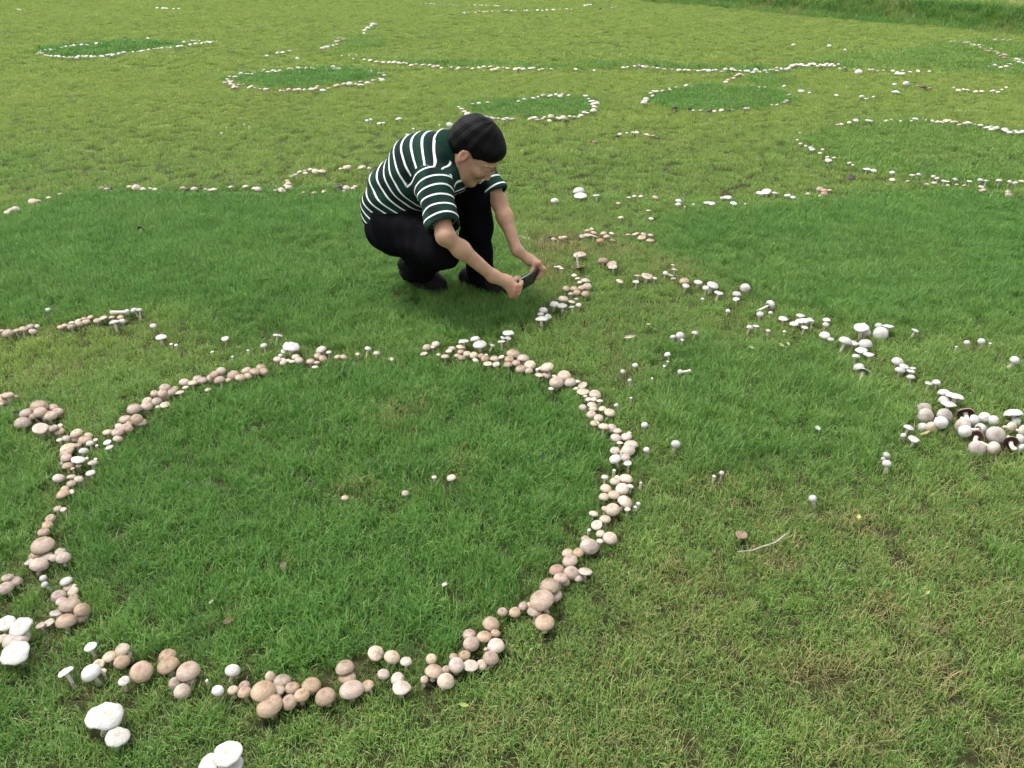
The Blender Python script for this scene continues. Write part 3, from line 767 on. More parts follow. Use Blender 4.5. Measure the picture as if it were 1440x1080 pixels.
line([(1018, 115), (1030, 109), (1045, 104)], 2.6, 8, 'ptp', 4); line([(1040, 119), (1080, 123)], 9, 5, 'p', 1)
line([(1316, 170), (1345, 172), (1385, 177)], 3.6, 8, 'tpp', 2.5); line([(1385, 177), (1408, 183), (1420, 186), (1440, 187)], 4.5, 9, 'wwp', 3)
line([(590, 5), (640, 7), (705, 8)], 5, 5, 'pg', 1); line([(650, 18), (720, 15), (808, 13)], 7, 5, 'wp', 1); line([(815, 7), (832, 8)], 3, 6, 'ww', 2); line([(840, 13), (870, 10)], 5, 5, 'kg', 1)
line([(22, 13), (32, 13)], 5, 4, 'w', 1); line([(221, 11), (252, 12)], 6, 5, 'w', 1)
line([(5, 302), (12, 297), (28, 292)], 5, 9, 'pt', 3, 'left_line'); line([(42, 286), (55, 280)], 5, 10, 'tp', 3, 'left_line'); line([(68, 278), (84, 272)], 8, 9, 'p', 2, 'left_line')
line([(142, 265), (160, 264)], 4, 11, 'kkg', 2, 'left_line'); line([(183, 264), (222, 266)], 6, 10, 'pp', 2, 'left_line'); line([(255, 264), (305, 267)], 5.5, 10, 'ptkg', 2, 'left_line')
line([(316, 262), (345, 263), (372, 268)], 12, 9, 'p', 2, 'left_line'); line([(388, 268), (408, 262), (402, 254), (418, 244)], 4, 9, 'ptpg', 4, 'left_line')
line([(418, 241), (440, 239), (465, 241)], 4.5, 9, 'ptp', 3, 'left_line'); line([(472, 237), (500, 234), (526, 236)], 7, 9, 'pw', 2, 'left_line')
line([(422, 272), (445, 270), (470, 266)], 9, 8, 'pt', 3, 'left_line'); line([(470, 262), (486, 262)], 4, 11, 'k', 1, 'left_line'); line([(482, 268), (502, 262)], 5, 10, 'tpw', 3, 'left_line')
line([(862, 191), (880, 187), (905, 188), (930, 195)], 6, 7, 'kgpt', 2); line([(828, 201), (838, 198)], 4, 7, 'r', 2)
line([(1335, 58), (1345, 60)], 4, 7, 'gp', 2); line([(1352, 66), (1362, 60), (1385, 68), (1418, 78)], 3.4, 8, 'trgp', 4); line([(1395, 58), (1425, 56)], 6, 6, 'gt', 2); line([(1390, 95), (1415, 92), (1440, 85)], 5, 7, 'pgw', 3)
line([(1340, 125), (1375, 128), (1405, 128), (1420, 122)], 6, 7, 'pw', 1.5); line([(1290, 120), (1312, 124)], 5, 8, 'kr', 2)

WHERE = {
    'ring': ('in the large ring in front of the crouching man', 'mushrooms of the large ring'),
    'join': ('second line joining the large ring', 'mushrooms where a second line meets the large ring'),
    'edge': ('bunch just outside large ring', 'mushrooms bunched outside the large ring'),
    'outside': ('apart from the large ring', 'broad white mushrooms apart from the large ring'),
    'lone': ('between large ring and heap', 'buttons between ring and heap'),
    'lone_back': ('dotted behind the large ring', 'white mushrooms dotted behind the large ring'),
    'row': ('short rows bordering pale grass', 'mushrooms in short rows by the pale grass'),
    'phone': ('line running past the phone', 'mushrooms beside the phone'),
    'past': ('browning clumps behind the phone', 'browning clumps behind the phone'),
    'heap_side': ('upright beside uprooted heap', 'upright mushrooms beside the uprooted heap'),
    'line': ('white line leading to heap', 'line of white caps leading to the heap'),
    'inside': ('alone inside the large ring', 'lone mushrooms inside the large ring'),
    'back': ('sparse row behind the phone', 'sparse row behind the phone'),
    'far': ('in the distant rings beyond the man', 'mushrooms of the distant rings'),
    'far_line': ('in the distant rings beyond the man', 'mushrooms of the distant rings'),
    'left_line': ('thin row beyond lush grass', 'thin row behind the man'),
}
KIND = {'t': ('tan_mushroom', 'tan {} mushroom'), 'p': ('cream_mushroom', 'cream {} mushroom'), 'w': ('white_mushroom', 'white {} mushroom'), 'f': ('white_mushroom', 'broad white {} mushroom'),
        'b': ('button_mushroom', 'white {} mushroom'), 'g': ('grey_mushroom', 'grey brown {} mushroom'), 'r': ('brown_mushroom', 'reddish brown {} mushroom'), 'k': ('rotten_mushroom', 'blackened rotten {} mushroom')}
SHAPE = {'dome': 'domed', 'bell': 'egg shaped', 'flat': 'flat capped', 'ball': 'button', 'peak': 'peaked'}

mr = np.random.default_rng(99)
# choose shape, height and place
for i, m in enumerate(REC):
    ty = m['ty']; u = mr.uniform()
    m['prof'] = {'t': 'dome' if u < .75 else 'bell', 'p': 'dome' if u < .7 else ('bell' if u < .85 else 'peak'), 'w': 'dome' if u < .45 else ('peak' if u < .75 else 'flat'), 'f': 'flat',
                 'b': 'ball', 'g': 'flat' if u < .6 else 'dome', 'r': 'dome', 'k': 'flat'}[ty]
    if m['reg'] == 'past' and ty in 'tp': m['prof'] = 'flat' if u < .6 else 'peak'
    m['i'] = i
def try_place(m, H):
    X, Y, d = on_plane(m['px'], m['py'], 0.0)
    z = float(ground_z(X, Y)) + H
    X, Y, d = on_plane(m['px'], m['py'], z)
    r = m['w'] / 2 * d / FPX * (1.08 if m['reg'] in ('ring', 'join') else .92 if m['reg'] in ('far', 'far_line') else 1.0)
    return float(X), float(Y), z, float(r), float(d)
_, _, _, _, _ = 0, 0, 0, 0, 0
cells = {}
for m in sorted(REC, key=lambda m: -m['py']):
    X, Y, z, r, d = try_place(m, .05)
    ty = m['ty']
    if ty == 'b': H0 = np.clip(2.0 * r, .022, .07)
    elif ty == 'f': H0 = np.clip(1.1 * r + .008, .035, .06)
    elif ty == 'w': H0 = np.clip(1.25 * r + .010, .032, .06)
    else: H0 = np.clip(.5 * r + .016, .022, .048)
    if m['reg'] in ('far', 'far_line', 'left_line', 'back'): H0 = min(H0, .034)
    best = None
    for k in ((1, 1.2, .85, 1.4, .72, 1.6) if r > .012 else (1,)):
        X, Y, z, r, d = try_place(m, H0 * k)
        pen = abs(k - 1) * .05
        cx, cy = int(X / .25), int(Y / .25)
        for a in (-1, 0, 1):
            for b in (-1, 0, 1):
                for o in cells.get((cx + a, cy + b), ()):
                    q = math.hypot(X - o['x'], Y - o['y']) / (r + o['r'])
                    dz = (z - o['z']) / (.42 * (r + o['r']))
                    pen += max(0, .95 - math.sqrt(q * q + dz * dz))
        if best is None or pen < best[0]: best = (pen, X, Y, z, r, d)
    _, m['x'], m['y'], m['z'], m['r'], m['d'] = best
    cells.setdefault((int(m['x'] / .25), int(m['y'] / .25)), []).append(m)

ALLM = [(m['x'], m['y'], m['r'], m['ty'], m['i']) for m in REC]
def crowd(m):
    near = [(math.hypot(m['x'] - q[0], m['y'] - q[1]) - q[2] - m['r'], q[3]) for q in ALLM if q[4] != m['i'] and abs(q[0] - m['x']) < .2 and abs(q[1] - m['y']) < .2]
    near = sorted(n for n in near if n[0] < .014)
    if not near: return 'standing clear'
    nm_ = {'t': 'tan', 'p': 'cream', 'w': 'white', 'f': 'broad white', 'b': 'button', 'g': 'grey', 'r': 'brown', 'k': 'rotten'}
    ks = [nm_[n[1]] for n in near]
    if len(ks) == 1: return 'against one ' + ks[0] + ' cap'
    if len(ks) == 2: return 'between ' + (ks[0] + ' and ' + ks[1] + ' caps' if ks[0] != ks[1] else 'two ' + ks[0] + ' caps')
    return 'packed among ' + (ks[0] if len(set(ks[:3])) == 1 else ks[0] + ' and ' + [k for k in ks if k != ks[0]][0])
RC = on_plane(480, 700)[:2]
def where(m):
    wh, grp = WHERE[m['reg']]
    if m['reg'] == 'ring':
        a = math.degrees(math.atan2(m['y'] - RC[1], m['x'] - RC[0])) % 360
        wh, grp = [('large ring arc facing the person', 'large ring arc facing the person'), ('large ring arc by short rows', 'large ring arc by short rows'),
                   ('large ring arc by joining line', 'large ring arc by joining line'), ('large ring arc by white pair', 'large ring arc by white pair'),
                   ('large ring arc towards the twig', 'large ring arc towards the twig'), ('large ring arc by scattered buttons', 'large ring arc by scattered buttons')][
                   0 if 50 <= a < 105 else 1 if 105 <= a < 165 else 2 if 165 <= a < 215 else 3 if 215 <= a < 275 else 4 if 275 <= a < 335 else 5]
    elif m['reg'] in ('far', 'far_line'):
        x, y = m['px'], m['py']
        if x > 1115 and y > 160: wh = 'wide lush ring below the bank'
        elif 640 < x < 845 and y > 128: wh = 'small ring behind the head'
        elif 300 < x < 560 and y > 88: wh = 'oval ring of very dark grass'
        elif x < 310 and y < 90: wh = 'flattened far ring on pale lawn'
        elif 895 < x < 1115 and y > 102: wh = 'dark ring with blackened edge'
        elif 480 < x < 1320 and 80 < y < 103: wh = 'long line across the far lawn'
        elif y < 30: wh = 'farthest faint line'
        elif x > 1300: wh = 'browning line at the bank foot'
        elif 440 < x < 560 and y < 82: wh = 'short curved far line'
        else: wh = 'scattered on the open far lawn'
        grp = wh
    return wh, grp

def build_mushroom(m):
    ty = m['ty']; pn = m['prof']; v = int(mr.integers(NV)); r = m['r']
    x, y, z = m['x'], m['y'], m['z']
    gz = float(ground_z(x, y))
    cm = 'w' if ty in 'fb' else ty
    hs = mr.uniform(.88, 1.12)
    ctop = CAP_PROF[pn][-1][1] * r * hs
    zc = max(z - ctop * .30, gz + .012)              # height of the cap's rim
    H = zc - gz
    tl = {'b': .16, 'f': .14, 'w': .15}.get(ty, .17)
    # an ageing cap leans away from its crowded neighbours
    tx, tyy = mr.normal(0, tl), mr.normal(0, tl)
    tx = float(np.clip(tx, -.35, .35)); tyy = float(np.clip(tyy, -.35, .35))
    axis_v = Vector((tx, tyy, 1)).normalized()
    base = Vector((x, y, zc)) - axis_v * (H / axis_v.z)
    nm, lb = KIND[ty]
    e = empty(nm, base, axis_v.to_track_quat('Z', 'Y').to_euler())
    wh, grp = where(m)
    size = 'big ' if r > .030 else ('' if r > .020 else ('small ' if r > .012 else 'tiny '))
    nb = crowd(m)
    full = size + lb.format(SHAPE[pn]) + ', ' + nb + ', ' + wh
    if len(full.replace(',', '').split()) > 16: nb = 'in a bunch'
    tag(e, size + lb.format(SHAPE[pn]) + ', ' + nb + ', ' + wh, 'mushroom', grp)
    cap = obj('cap', cap_mesh(pn, v, cm), e)
    cap.location = (0, 0, H / axis_v.z)
    sx = mr.uniform(.94, 1.06)
    cap.scale = (r * sx, r / sx, r * hs)
    cap.rotation_euler = (0, 0, mr.uniform(0, 6.28))
    obj('gills', gill_mesh(pn, v, cm), cap)
    st = obj('stem', STEMM[int(mr.integers(4))], e)
    rs = float(min(np.clip(r * (.45 if ty == 'b' else .24), .0032, .011), r * .5))
    st.scale = (rs, rs, H / axis_v.z)
    st.rotation_euler = (0, 0, mr.uniform(0, 6.28))
    MUSH_XY.append((x, y, r))

TAN = [m for m in REC if m['ty'] in 'tpgrk']
WHT = [m for m in REC if m['ty'] in 'wfb']
TAN.sort(key=lambda m: -m['w']); WHT.sort(key=lambda m: -m['w'])
NEARM = TAN[:300] + [m for m in WHT[:300] if m['w'] > 5.5]
near_ids = {m['i'] for m in NEARM}
for m in NEARM: build_mushroom(m)

# all the tiny far ones: one growth of small caps and stems
def far_growth():
    V, F, MI = [], [], []
    mats = list('tpwgrk')
    A = np.arange(8) / 8 * 2 * np.pi
    for m in REC:
        if m['i'] in near_ids: continue
        r = m['r']; gz = float(ground_z(m['x'], m['y'])); zc = max(m['z'] - .2 * r, gz + .015)
        tx, ty_ = mr.normal(0, .15, 2)
        b = len(V)
        for rr, zz in ((.9, -.05), (1, .06), (.72, .36), (.3, .52)):
            for a in A:
                px, py = r * rr * math.cos(a), r * rr * math.sin(a)
                V.append((m['x'] + px, m['y'] + py, zc + r * zz + px * tx + py * ty_))
        V.append((m['x'], m['y'], zc + r * .56))
        for k in range(3):
            for i in range(8):
                j = (i + 1) % 8
                F.append((b + k * 8 + i, b + k * 8 + j, b + k * 8 + 8 + j, b + k * 8 + 8 + i))
        F += [(b + 24 + i, b + 24 + (i + 1) % 8, b + 32) for i in range(8)]
        F.append(tuple(b + i for i in range(7, -1, -1)))
        nf = 24 + 8 + 1
        ci = mats.index('w' if m['ty'] in 'fb' else m['ty'])
        MI += [ci] * nf
        s = len(V)
        rs = max(.004, r * .25)
        for zz in (gz - .01, zc + r * .1):
            for a in A[::2]:
                V.append((m['x'] + rs * math.cos(a), m['y'] + rs * math.sin(a), zz))
        for i in range(4):
            F.append((s + i, s + (i + 1) % 4, s + 4 + (i + 1) % 4, s + 4 + i)); MI.append(6)
        MUSH_XY.append((m['x'], m['y'], r))
    me = mesh_np('distant_mushroom_growth', V, F)
    for k in mats:
        c = {'t': (.46, .34, .25), 'p': (.66, .56, .44), 'w': (.82, .79, .72), 'g': (.36, .31, .26), 'r': (.26, .15, .10), 'k': (.05, .037, .03)}[k]
        t = NT('distant_cap_' + k)
        n = t.noise(40, 2, .5, t.n('ShaderNodeNewGeometry').outputs['Position'])
        t.pbr(t.mix(t.math('MULTIPLY', n.outputs[0], .6), c, tuple(q * .6 for q in c)), .5, None, .3)
        me.materials.append(t.m)
    me.materials.append(M_STEM)
    me.polygons.foreach_set('material_index', np.array(MI, np.int32))
    o = obj('distant_mushroom_growth', me)
    tag(o, 'tiny pale mushrooms forming distant rings and lines across the lawn', kind='stuff')
far_growth()

# ------------------------------------------------------------------ uprooted mushrooms (lying about, some gills up)
def uproot(px, py, w, ty, pn, az, tilt, label, lift=0.0, stem=1.5, rs=.26, group='uprooted heap'):
    """az: compass of the cap's top (degrees from +X), tilt: from upright"""
    X, Y, d = on_plane(px, py, .03 + lift)
    r = w / 2 * d / FPX
    a, ti = math.radians(az), math.radians(tilt)
    ax = Vector((math.sin(ti) * math.cos(a), math.sin(ti) * math.sin(a), math.cos(ti)))
    gz = float(ground_z(X, Y))
    h = CAP_PROF[pn][-1][1] * r
    zc = gz + r * abs(math.sin(ti)) * .95 + max(0, -math.cos(ti)) * h + lift - .004
    X, Y, d = on_plane(px, py, zc)
    e = empty('uprooted_mushroom', (float(X), float(Y), zc), ax.to_track_quat('Z', 'Y').to_euler())
    tag(e, label, 'mushroom', group)
    cm = 'w' if ty in 'fb' else ty
    v = int(mr.integers(NV))
    cap = obj('cap', cap_mesh(pn, v, cm), e)
    cap.scale = (r, r, r); cap.rotation_euler = (0, 0, mr.uniform(0, 6.28))
    cap.location = (0, 0, -h * .4)
    obj('gills', gill_mesh(pn, v, cm if ty != 'G' else 't'), cap)
    L = r * stem
    st = obj('stem', STEMM[int(mr.integers(4))], e)
    q = max(.005, min(r * rs, .014))
    st.scale = (q, q, L); st.location = (0, 0, -h * .4 - L * .98)
    MUSH_XY.append((float(X), float(Y), r * .8))
S8 = lambda x, y, w: (1260 + x / 8, 520 + y / 8, w / 8)
UP = [(310, 440, 165, 'g', 'dome', 220, 45, 'pale grey uprooted cap leaning behind the darker grey one', .0), (345, 520, 180, 'g', 'dome', 270, 55, 'grey brown uprooted cap facing out beside the broad white ones', .01),
      (560, 520, 190, 'g', 'dome', 285, 45, 'pale grey uprooted cap leaning against the white ball', .01), (505, 600, 150, 'w', 'bell', 240, 70, 'smooth white uprooted cap like a ball on the heap end', .02),
      (290, 640, 115, 'w', 'dome', 200, 40, 'small white uprooted cap at the heap end', .0), (405, 650, 135, 'p', 'dome', 250, 60, 'cream uprooted cap resting on a dead leaf at the heap end', .0),
      (780, 495, 200, 'r', 'flat', 80, 75, 'uprooted cap showing its brown gills at the back of the heap', .0), (890, 575, 140, 'w', 'ball', 320, 80, 'pinkish white uprooted button in the heap', .02),
      (740, 630, 180, 'p', 'bell', 210, 60, 'cream uprooted cap behind the white one at the heap front', .01), (785, 700, 150, 'w', 'bell', 260, 75, 'glossy white uprooted cap at the heap front', .02),
      (1000, 540, 135, 'w', 'ball', 250, 50, 'round white uprooted button at the back of the heap', .01), (1110, 575, 125, 'w', 'ball', 300, 60, 'white uprooted button with its stem across the heap', .01),
      (1320, 490, 200, 'w', 'dome', 90, 35, 'largest white uprooted cap of the heap', .02), (1365, 590, 120, 'w', 'ball', 310, 70, 'white uprooted button under the largest white cap', .0),
      (1310, 650, 125, 'p', 'dome', 280, 60, 'cream uprooted cap in the middle of the heap', .01), (1130, 735, 205, 'g', 'dome', 255, 55, 'dark grey brown uprooted cap in the middle of the heap', .02),
      (960, 665, 130, 'w', 'ball', 20, 95, 'pinkish white uprooted button lying on its side in the heap', .015), (900, 765, 180, 'r', 'flat', 60, 100, 'uprooted cap with dark gills turned up at the heap front', .0),
      (915, 890, 190, 'g', 'dome', 250, 60, 'brown streaked uprooted cap at the very front of the heap', .0), (1110, 890, 160, 'p', 'ball', 300, 85, 'wrinkled pale uprooted button at the front of the heap', .0),
      (1290, 825, 185, 'r', 'flat', 75, 95, 'uprooted cap with broad brown gills facing out of the heap', .0), (1400, 785, 125, 'w', 'ball', 330, 85, 'white uprooted button lying beside the brown gills', .01),
      (1440, 690, 140, 'p', 'dome', 300, 70, 'cream uprooted cap at the outer end of the heap', .01), (1420, 880, 110, 'w', 'ball', 100, 95, 'uprooted button with a long pale stem at the heap edge', .0)]
for x, y, w, ty, pn, az, ti, lb, lf in UP:
    uproot(*S8(x, y, w), ty, pn, az, ti, lb, lf)
uproot(1140 + 715 / 7.2, 430 + 285 / 7.2, 21, 'w', 'dome', 265, 62, 'round white uprooted cap tipped over among the white line', .0, group='uprooted mushrooms along the line')
uproot(1140 + 530 / 7.2, 430 + 680 / 7.2, 21, 'w', 'flat', 60, 70, 'tipped mushroom showing pinkish gills beside the white line', .0, group='uprooted mushrooms along the line')
uproot(920 + 770 / 6, 360 + 275 / 6, 15, 'w', 'bell', 265, 65, 'round pale uprooted cap lying past the two stacked white ones', .0, group='uprooted mushrooms along the line')
uproot(920 + 985 / 6, 360 + 410 / 6, 14, 'w', 'ball', 25, 75, 'white uprooted mushroom with its stem pointing up and away', .01, 2.6, group='uprooted mushrooms along the line')
uproot(920 + 180 / 6, 360 + 190 / 6, 9, 'g', 'flat', 40, 100, 'withered grey uprooted mushroom beside the tan one in the line', .0, group='uprooted mushrooms along the line')
uproot(920 + 100 / 6, 360 + 150 / 6, 8, 'p', 'flat', 150, 80, 'withered cream uprooted mushroom at the start of the line', .0, 2.2, group='uprooted mushrooms along the line')
uproot(860 + 860 / 9, 440 + 755 / 9, 9, 'w', 'ball', 185, 95, 'white uprooted button lying flat with its stem outstretched', .0, 2.8, .55, group='uprooted mushrooms along the line')
uproot(730 + 560 / 6.752, 310 + 445 / 6.752, 19, 'r', 'flat', 300, 165, 'upside down brown mushroom with its white stem standing up', .0, 1.5, .16, group='uprooted mushrooms behind the phone')
uproot(730 + 85 / 6.752, 310 + 180 / 6.752, 6, 'w', 'ball', 330, 95, 'fallen mushroom mostly white stem by the far hand', .0, 4.0, .6, group='uprooted mushrooms behind the phone')
uproot(180, 439, 9, 'w', 'ball', 10, 92, 'white uprooted mushroom with a long stem lying over the row', .02, 4.2, .6, group='uprooted mushrooms behind the ring')
uproot(199, 322, 11, 'k', 'flat', 80, 60, 'black and white overturned mushroom alone in lush grass', .01, 1.6, .3, group='uprooted mushrooms behind the ring')
# ------------------------------------------------------------------ the crouching man: smooth blended volumes turned into meshes
class Vol:
    """a signed distance grid that rounded shapes are blended into"""
    def __init__(self, lo, hi, h):
        self.lo = np.array(lo, float); self.h = h
        self.n = np.ceil((np.array(hi) - self.lo) / h).astype(int) + 1
        self.f = np.full(self.n, .5, np.float32)
        self.tagv = None
    def box(self, a, b):
        i0 = np.clip(np.floor((a - self.lo) / self.h).astype(int), 0, self.n - 1)
        i1 = np.clip(np.ceil((b - self.lo) / self.h).astype(int) + 1, 1, self.n)
        sl = tuple(slice(p, q) for p, q in zip(i0, i1))
        g = [self.lo[k] + self.h * np.arange(i0[k], i1[k], dtype=np.float32) for k in range(3)]
        return sl, np.meshgrid(*g, indexing='ij')
    @staticmethod
    def smin(a, b, k):
        if k <= 0: return np.minimum(a, b)
        t = np.clip(.5 + .5 * (b - a) / k, 0, 1)
        return b * (1 - t) + a * t - k * t * (1 - t)
    def put(self, sl, d, k, cut=False):
        if cut: self.f[sl] = -self.smin(-self.f[sl], d, k)
        else: self.f[sl] = self.smin(self.f[sl], d, k)
    def cone(self, a, b, ra, rb, k=.02, cut=False):
        a = np.array(a, float); b = np.array(b, float); R = max(ra, rb) + k + 3 * self.h
        sl, (x, y, z) = self.box(np.minimum(a, b) - R, np.maximum(a, b) + R)
        ba = b - a; L2 = ba @ ba + 1e-9
        t = np.clip(((x - a[0]) * ba[0] + (y - a[1]) * ba[1] + (z - a[2]) * ba[2]) / L2, 0, 1)
        d = np.sqrt((x - a[0] - t * ba[0]) ** 2 + (y - a[1] - t * ba[1]) ** 2 + (z - a[2] - t * ba[2]) ** 2) - (ra + (rb - ra) * t)
        self.put(sl, d, k, cut)
    def chain(self, pts, rad, k=.02):
        for i in range(len(pts) - 1): self.cone(pts[i], pts[i + 1], rad[i], rad[i + 1], k)
    def ell(self, c, r, R=None, k=.02, cut=False):
        """ellipsoid; R: 3x3 whose columns are its axes"""
        c = np.array(c, float); r = np.array(r, float); R = np.eye(3) if R is None else np.array(R)
        m = r.max() + k + 3 * self.h
        sl, (x, y, z) = self.box(c - m, c + m)
        q = [((x - c[0]) * R[0, i] + (y - c[1]) * R[1, i] + (z - c[2]) * R[2, i]) for i in range(3)]
        k0 = np.sqrt(sum((q[i] / r[i]) ** 2 for i in range(3))) + 1e-6
        k1 = np.sqrt(sum((q[i] / r[i] ** 2) ** 2 for i in range(3))) + 1e-6
        self.put(sl, k0 * (k0 - 1) / k1, k, cut)
    def half(self, p, nrm, k=.004, rad=.3):
        """cut away everything on the side nrm points to (within rad of p)"""
        p = np.array(p, float); nrm = np.array(nrm, float); nrm /= np.linalg.norm(nrm)
        sl, (x, y, z) = self.box(p - rad, p + rad)
        d = -((x - p[0]) * nrm[0] + (y - p[1]) * nrm[1] + (z - p[2]) * nrm[2])
        self.f[sl] = -self.smin(-self.f[sl], d, k)
    def warp(self, fn):
        g = [self.lo[k] + self.h * np.arange(self.n[k], dtype=np.float32) for k in range(3)]
        x, y, z = np.meshgrid(*g, indexing='ij')
        self.f += fn(x, y, z).astype(np.float32)
    def mesh(self):
        """naive surface nets"""
        f = self.f; s = f < 0
        cs = [s[i:s.shape[0] - 1 + i, j:s.shape[1] - 1 + j, k:s.shape[2] - 1 + k] for i in (0, 1) for j in (0, 1) for k in (0, 1)]
        tot = sum(c.astype(np.int8) for c in cs)
        cell = np.argwhere((tot > 0) & (tot < 8))
        idx = np.full(np.array(f.shape) - 1, -1, np.int64)
        idx[tuple(cell.T)] = np.arange(len(cell))
        cor = np.array([(i, j, k) for i in (0, 1) for j in (0, 1) for k in (0, 1)])
        val = np.stack([f[tuple((cell + c).T)] for c in cor], 1)
        acc = np.zeros((len(cell), 3)); cnt = np.zeros(len(cell))
        for a in range(8):
            for b in range(a + 1, 8):
                if np.abs(cor[a] - cor[b]).sum() != 1: continue
                va, vb = val[:, a], val[:, b]
                m = (va < 0) != (vb < 0)
                t = np.where(m, va / np.where(m, va - vb, 1), 0)
                acc[m] += cor[a] + t[m, None] * (cor[b] - cor[a]); cnt[m] += 1
        V = self.lo + self.h * (cell + acc / cnt[:, None])
        Q = []
        for ax in range(3):
            u, v = [(1, 2), (2, 0), (0, 1)][ax]
            e = np.zeros(3, int); e[ax] = 1
            hi = [slice(None)] * 3; lo_ = [slice(None)] * 3
            hi[ax] = slice(1, None); lo_[ax] = slice(0, -1)
            ed = np.argwhere(s[tuple(lo_)] != s[tuple(hi)])
            ok = (ed[:, u] > 0) & (ed[:, v] > 0) & (ed[:, u] < f.shape[u] - 1) & (ed[:, v] < f.shape[v] - 1)
            ed = ed[ok]
            du = np.zeros(3, int); du[u] = 1; dv = np.zeros(3, int); dv[v] = 1
            q = np.stack([idx[tuple((ed - du - dv).T)], idx[tuple((ed - dv).T)], idx[tuple(ed.T)], idx[tuple((ed - du).T)]], 1)
            flip = ~s[tuple(ed.T)]
            q[flip] = q[flip][:, ::-1]
            Q.append(q)
        return V, np.concatenate(Q)

A3 = lambda *v: np.array(v, float)
def nrm(v): return np.array(v, float) / np.linalg.norm(v)

# joints: photo pixel + distance over the ground, checked against limb lengths and the ground he crouches on
SH_R = at_y(609, 259, 3.15); SH_L = at_y(671, 234, 3.47)
EL_R = at_y(626, 332, 2.98); WR_R = at_y(693, 388, 3.06)
EL_L = at_y(702, 284, 3.38); WR_L = at_y(727, 352, 3.26)
NECK = at_y(640, 216, 3.31)
PEL = at_y(559, 300, 3.43); ABD = at_y(568, 268, 3.40); CHE = at_y(599, 241, 3.345)
HIP_R = at_y(558, 316, 3.34); HIP_L = at_y(560, 300, 3.52)
KN_R = at_y(619, 350, 3.08); KN_L = at_y(668, 272, 3.42)
AN_R = A3(-.43, 3.43, .105); AN_L = A3(-.135, 3.43, .10)
# head frame
_h = nrm(A3(.93, -.37, 0)); _th = .84                      # which way he faces, and how far the chin is tucked
H_F = _h * math.cos(_th) - A3(0, 0, math.sin(_th)); H_UP = _h * math.sin(_th) + A3(0, 0, math.cos(_th))
H_S = np.cross(H_UP, H_F)                                   # his left
H_C = at_y(670, 212, 3.27)
HR = np.stack([H_F, H_S, H_UP], 1)
def hp(f, s, u): return H_C + HR @ A3(f, s, u)

# phone: standing on its long edge between the hands, back towards the mushrooms
PH_L = nrm(A3(.55, .83, .0)); PH_C = at_y(741, 395, 3.17)
PH_U = nrm(A3(.29, -.19, .94)); PH_U = nrm(PH_U - PH_L * (PH_U @ PH_L)); PH_N = np.cross(PH_L, PH_U)     # normal of its back
if PH_N[1] > 0: PH_N = -PH_N
PHL, PHW, PHT = .150, .072, .0085
def pp(l, u, n=0): return PH_C + PH_L * l + PH_U * u + PH_N * n

man = empty('person', (float((AN_R[0] + AN_L[0]) / 2), 3.42, float(ground_z(-.3, 3.42))))
tag(man, 'person crouching on the grass in a green white-striped polo shirt, photographing mushrooms with a phone', 'person')
MO = A3(*man.location)

def put_mesh(name, V, Q, mat, parent, local=True):
    return obj(name, mesh_quads(name, V - MO if local else V, Q, mat), parent)

# ---------------- materials
def skin_mat():
    t = NT('skin')
    pos = t.n('ShaderNodeNewGeometry').outputs['Position']
    n = t.noise(35, 4, .6, pos); n2 = t.noise(260, 2, .5, pos)
    red = t.attr('red').outputs['Fac']
    c = t.ramp(n.outputs[0], [(.3, (.40, .225, .145)), (.7, (.52, .315, .21))])
    c = t.mix(t.math('MULTIPLY', red, .55), c, (.50, .20, .14))
    c = t.mix(t.attr('lip').outputs['Fac'], c, (.30, .11, .09))
    p = t.pbr(c, .48, t.bump(n2.outputs[0], .12, .001), .4)
    p.inputs['Subsurface Weight'].default_value = .12
    p.inputs['Subsurface Radius'].default_value = (.012, .005, .003)
    return t.m
def cloth_mat(name, col, col2, scale=900, rough=.85, spec=.06):
    t = NT(name)
    pos = t.n('ShaderNodeNewGeometry').outputs['Position']
    n = t.noise(9, 4, .6, pos); w = t.noise(scale, 2, .5, pos)
    t.pbr(t.mix(n.outputs[0], col, col2), rough, t.bump(w.outputs[0], .25, .0006), spec)
    return t.m
def shirt_mat():
    t = NT('striped_polo_knit')
    us = t.attr('u_sleeve').outputs['Fac']; ut = t.attr('u_torso').outputs['Fac']; m = t.attr('sleeve').outputs['Fac']
    pos = t.n('ShaderNodeNewGeometry').outputs['Position']
    wob = t.math('MULTIPLY', t.math('SUBTRACT', t.noise(9, 2, .5, pos).outputs[0], .5), .10)
    def stripes(u, period, off, width):
        fr = t.math('FRACT', t.math('ADD', t.math('DIVIDE', u, period), t.math('ADD', wob, off)))
        a = t.math('ABSOLUTE', t.math('SUBTRACT', fr, .5))
        return t.math('LESS_THAN', a, width)
    st = stripes(ut, .0345, .2, .105); ss = stripes(us, .041, .35, .085)
    sm = t.math('GREATER_THAN', m, .5)
    f = t.math('ADD', t.math('MULTIPLY', ss, sm), t.math('MULTIPLY', st, t.math('SUBTRACT', 1.0, sm)))
    # broad tonal bands of the knit: blue black to bottle green
    band = t.math('FRACT', t.math('DIVIDE', ut, .11))
    g = t.ramp(band, [(0, (.005, .013, .014)), (.45, (.006, .024, .018)), (.75, (.008, .036, .023)), (1, (.005, .013, .014))])
    w = t.noise(1100, 2, .5, pos); fold = t.noise(14, 3, .5, pos)
    col = t.mix(f, g, (.74, .76, .74))
    hgt = t.math('ADD', t.math('MULTIPLY', w.outputs[0], .12), fold.outputs[0])
    t.pbr(col, .9, t.bump(hgt, .35, .012), .15)
    return t.m
M_SKIN = skin_mat(); M_SHIRT = shirt_mat()
M_TROUSER = cloth_mat('black_trousers', (.0028, .0028, .0036), (.006, .006, .0075), 700, .95, .03)
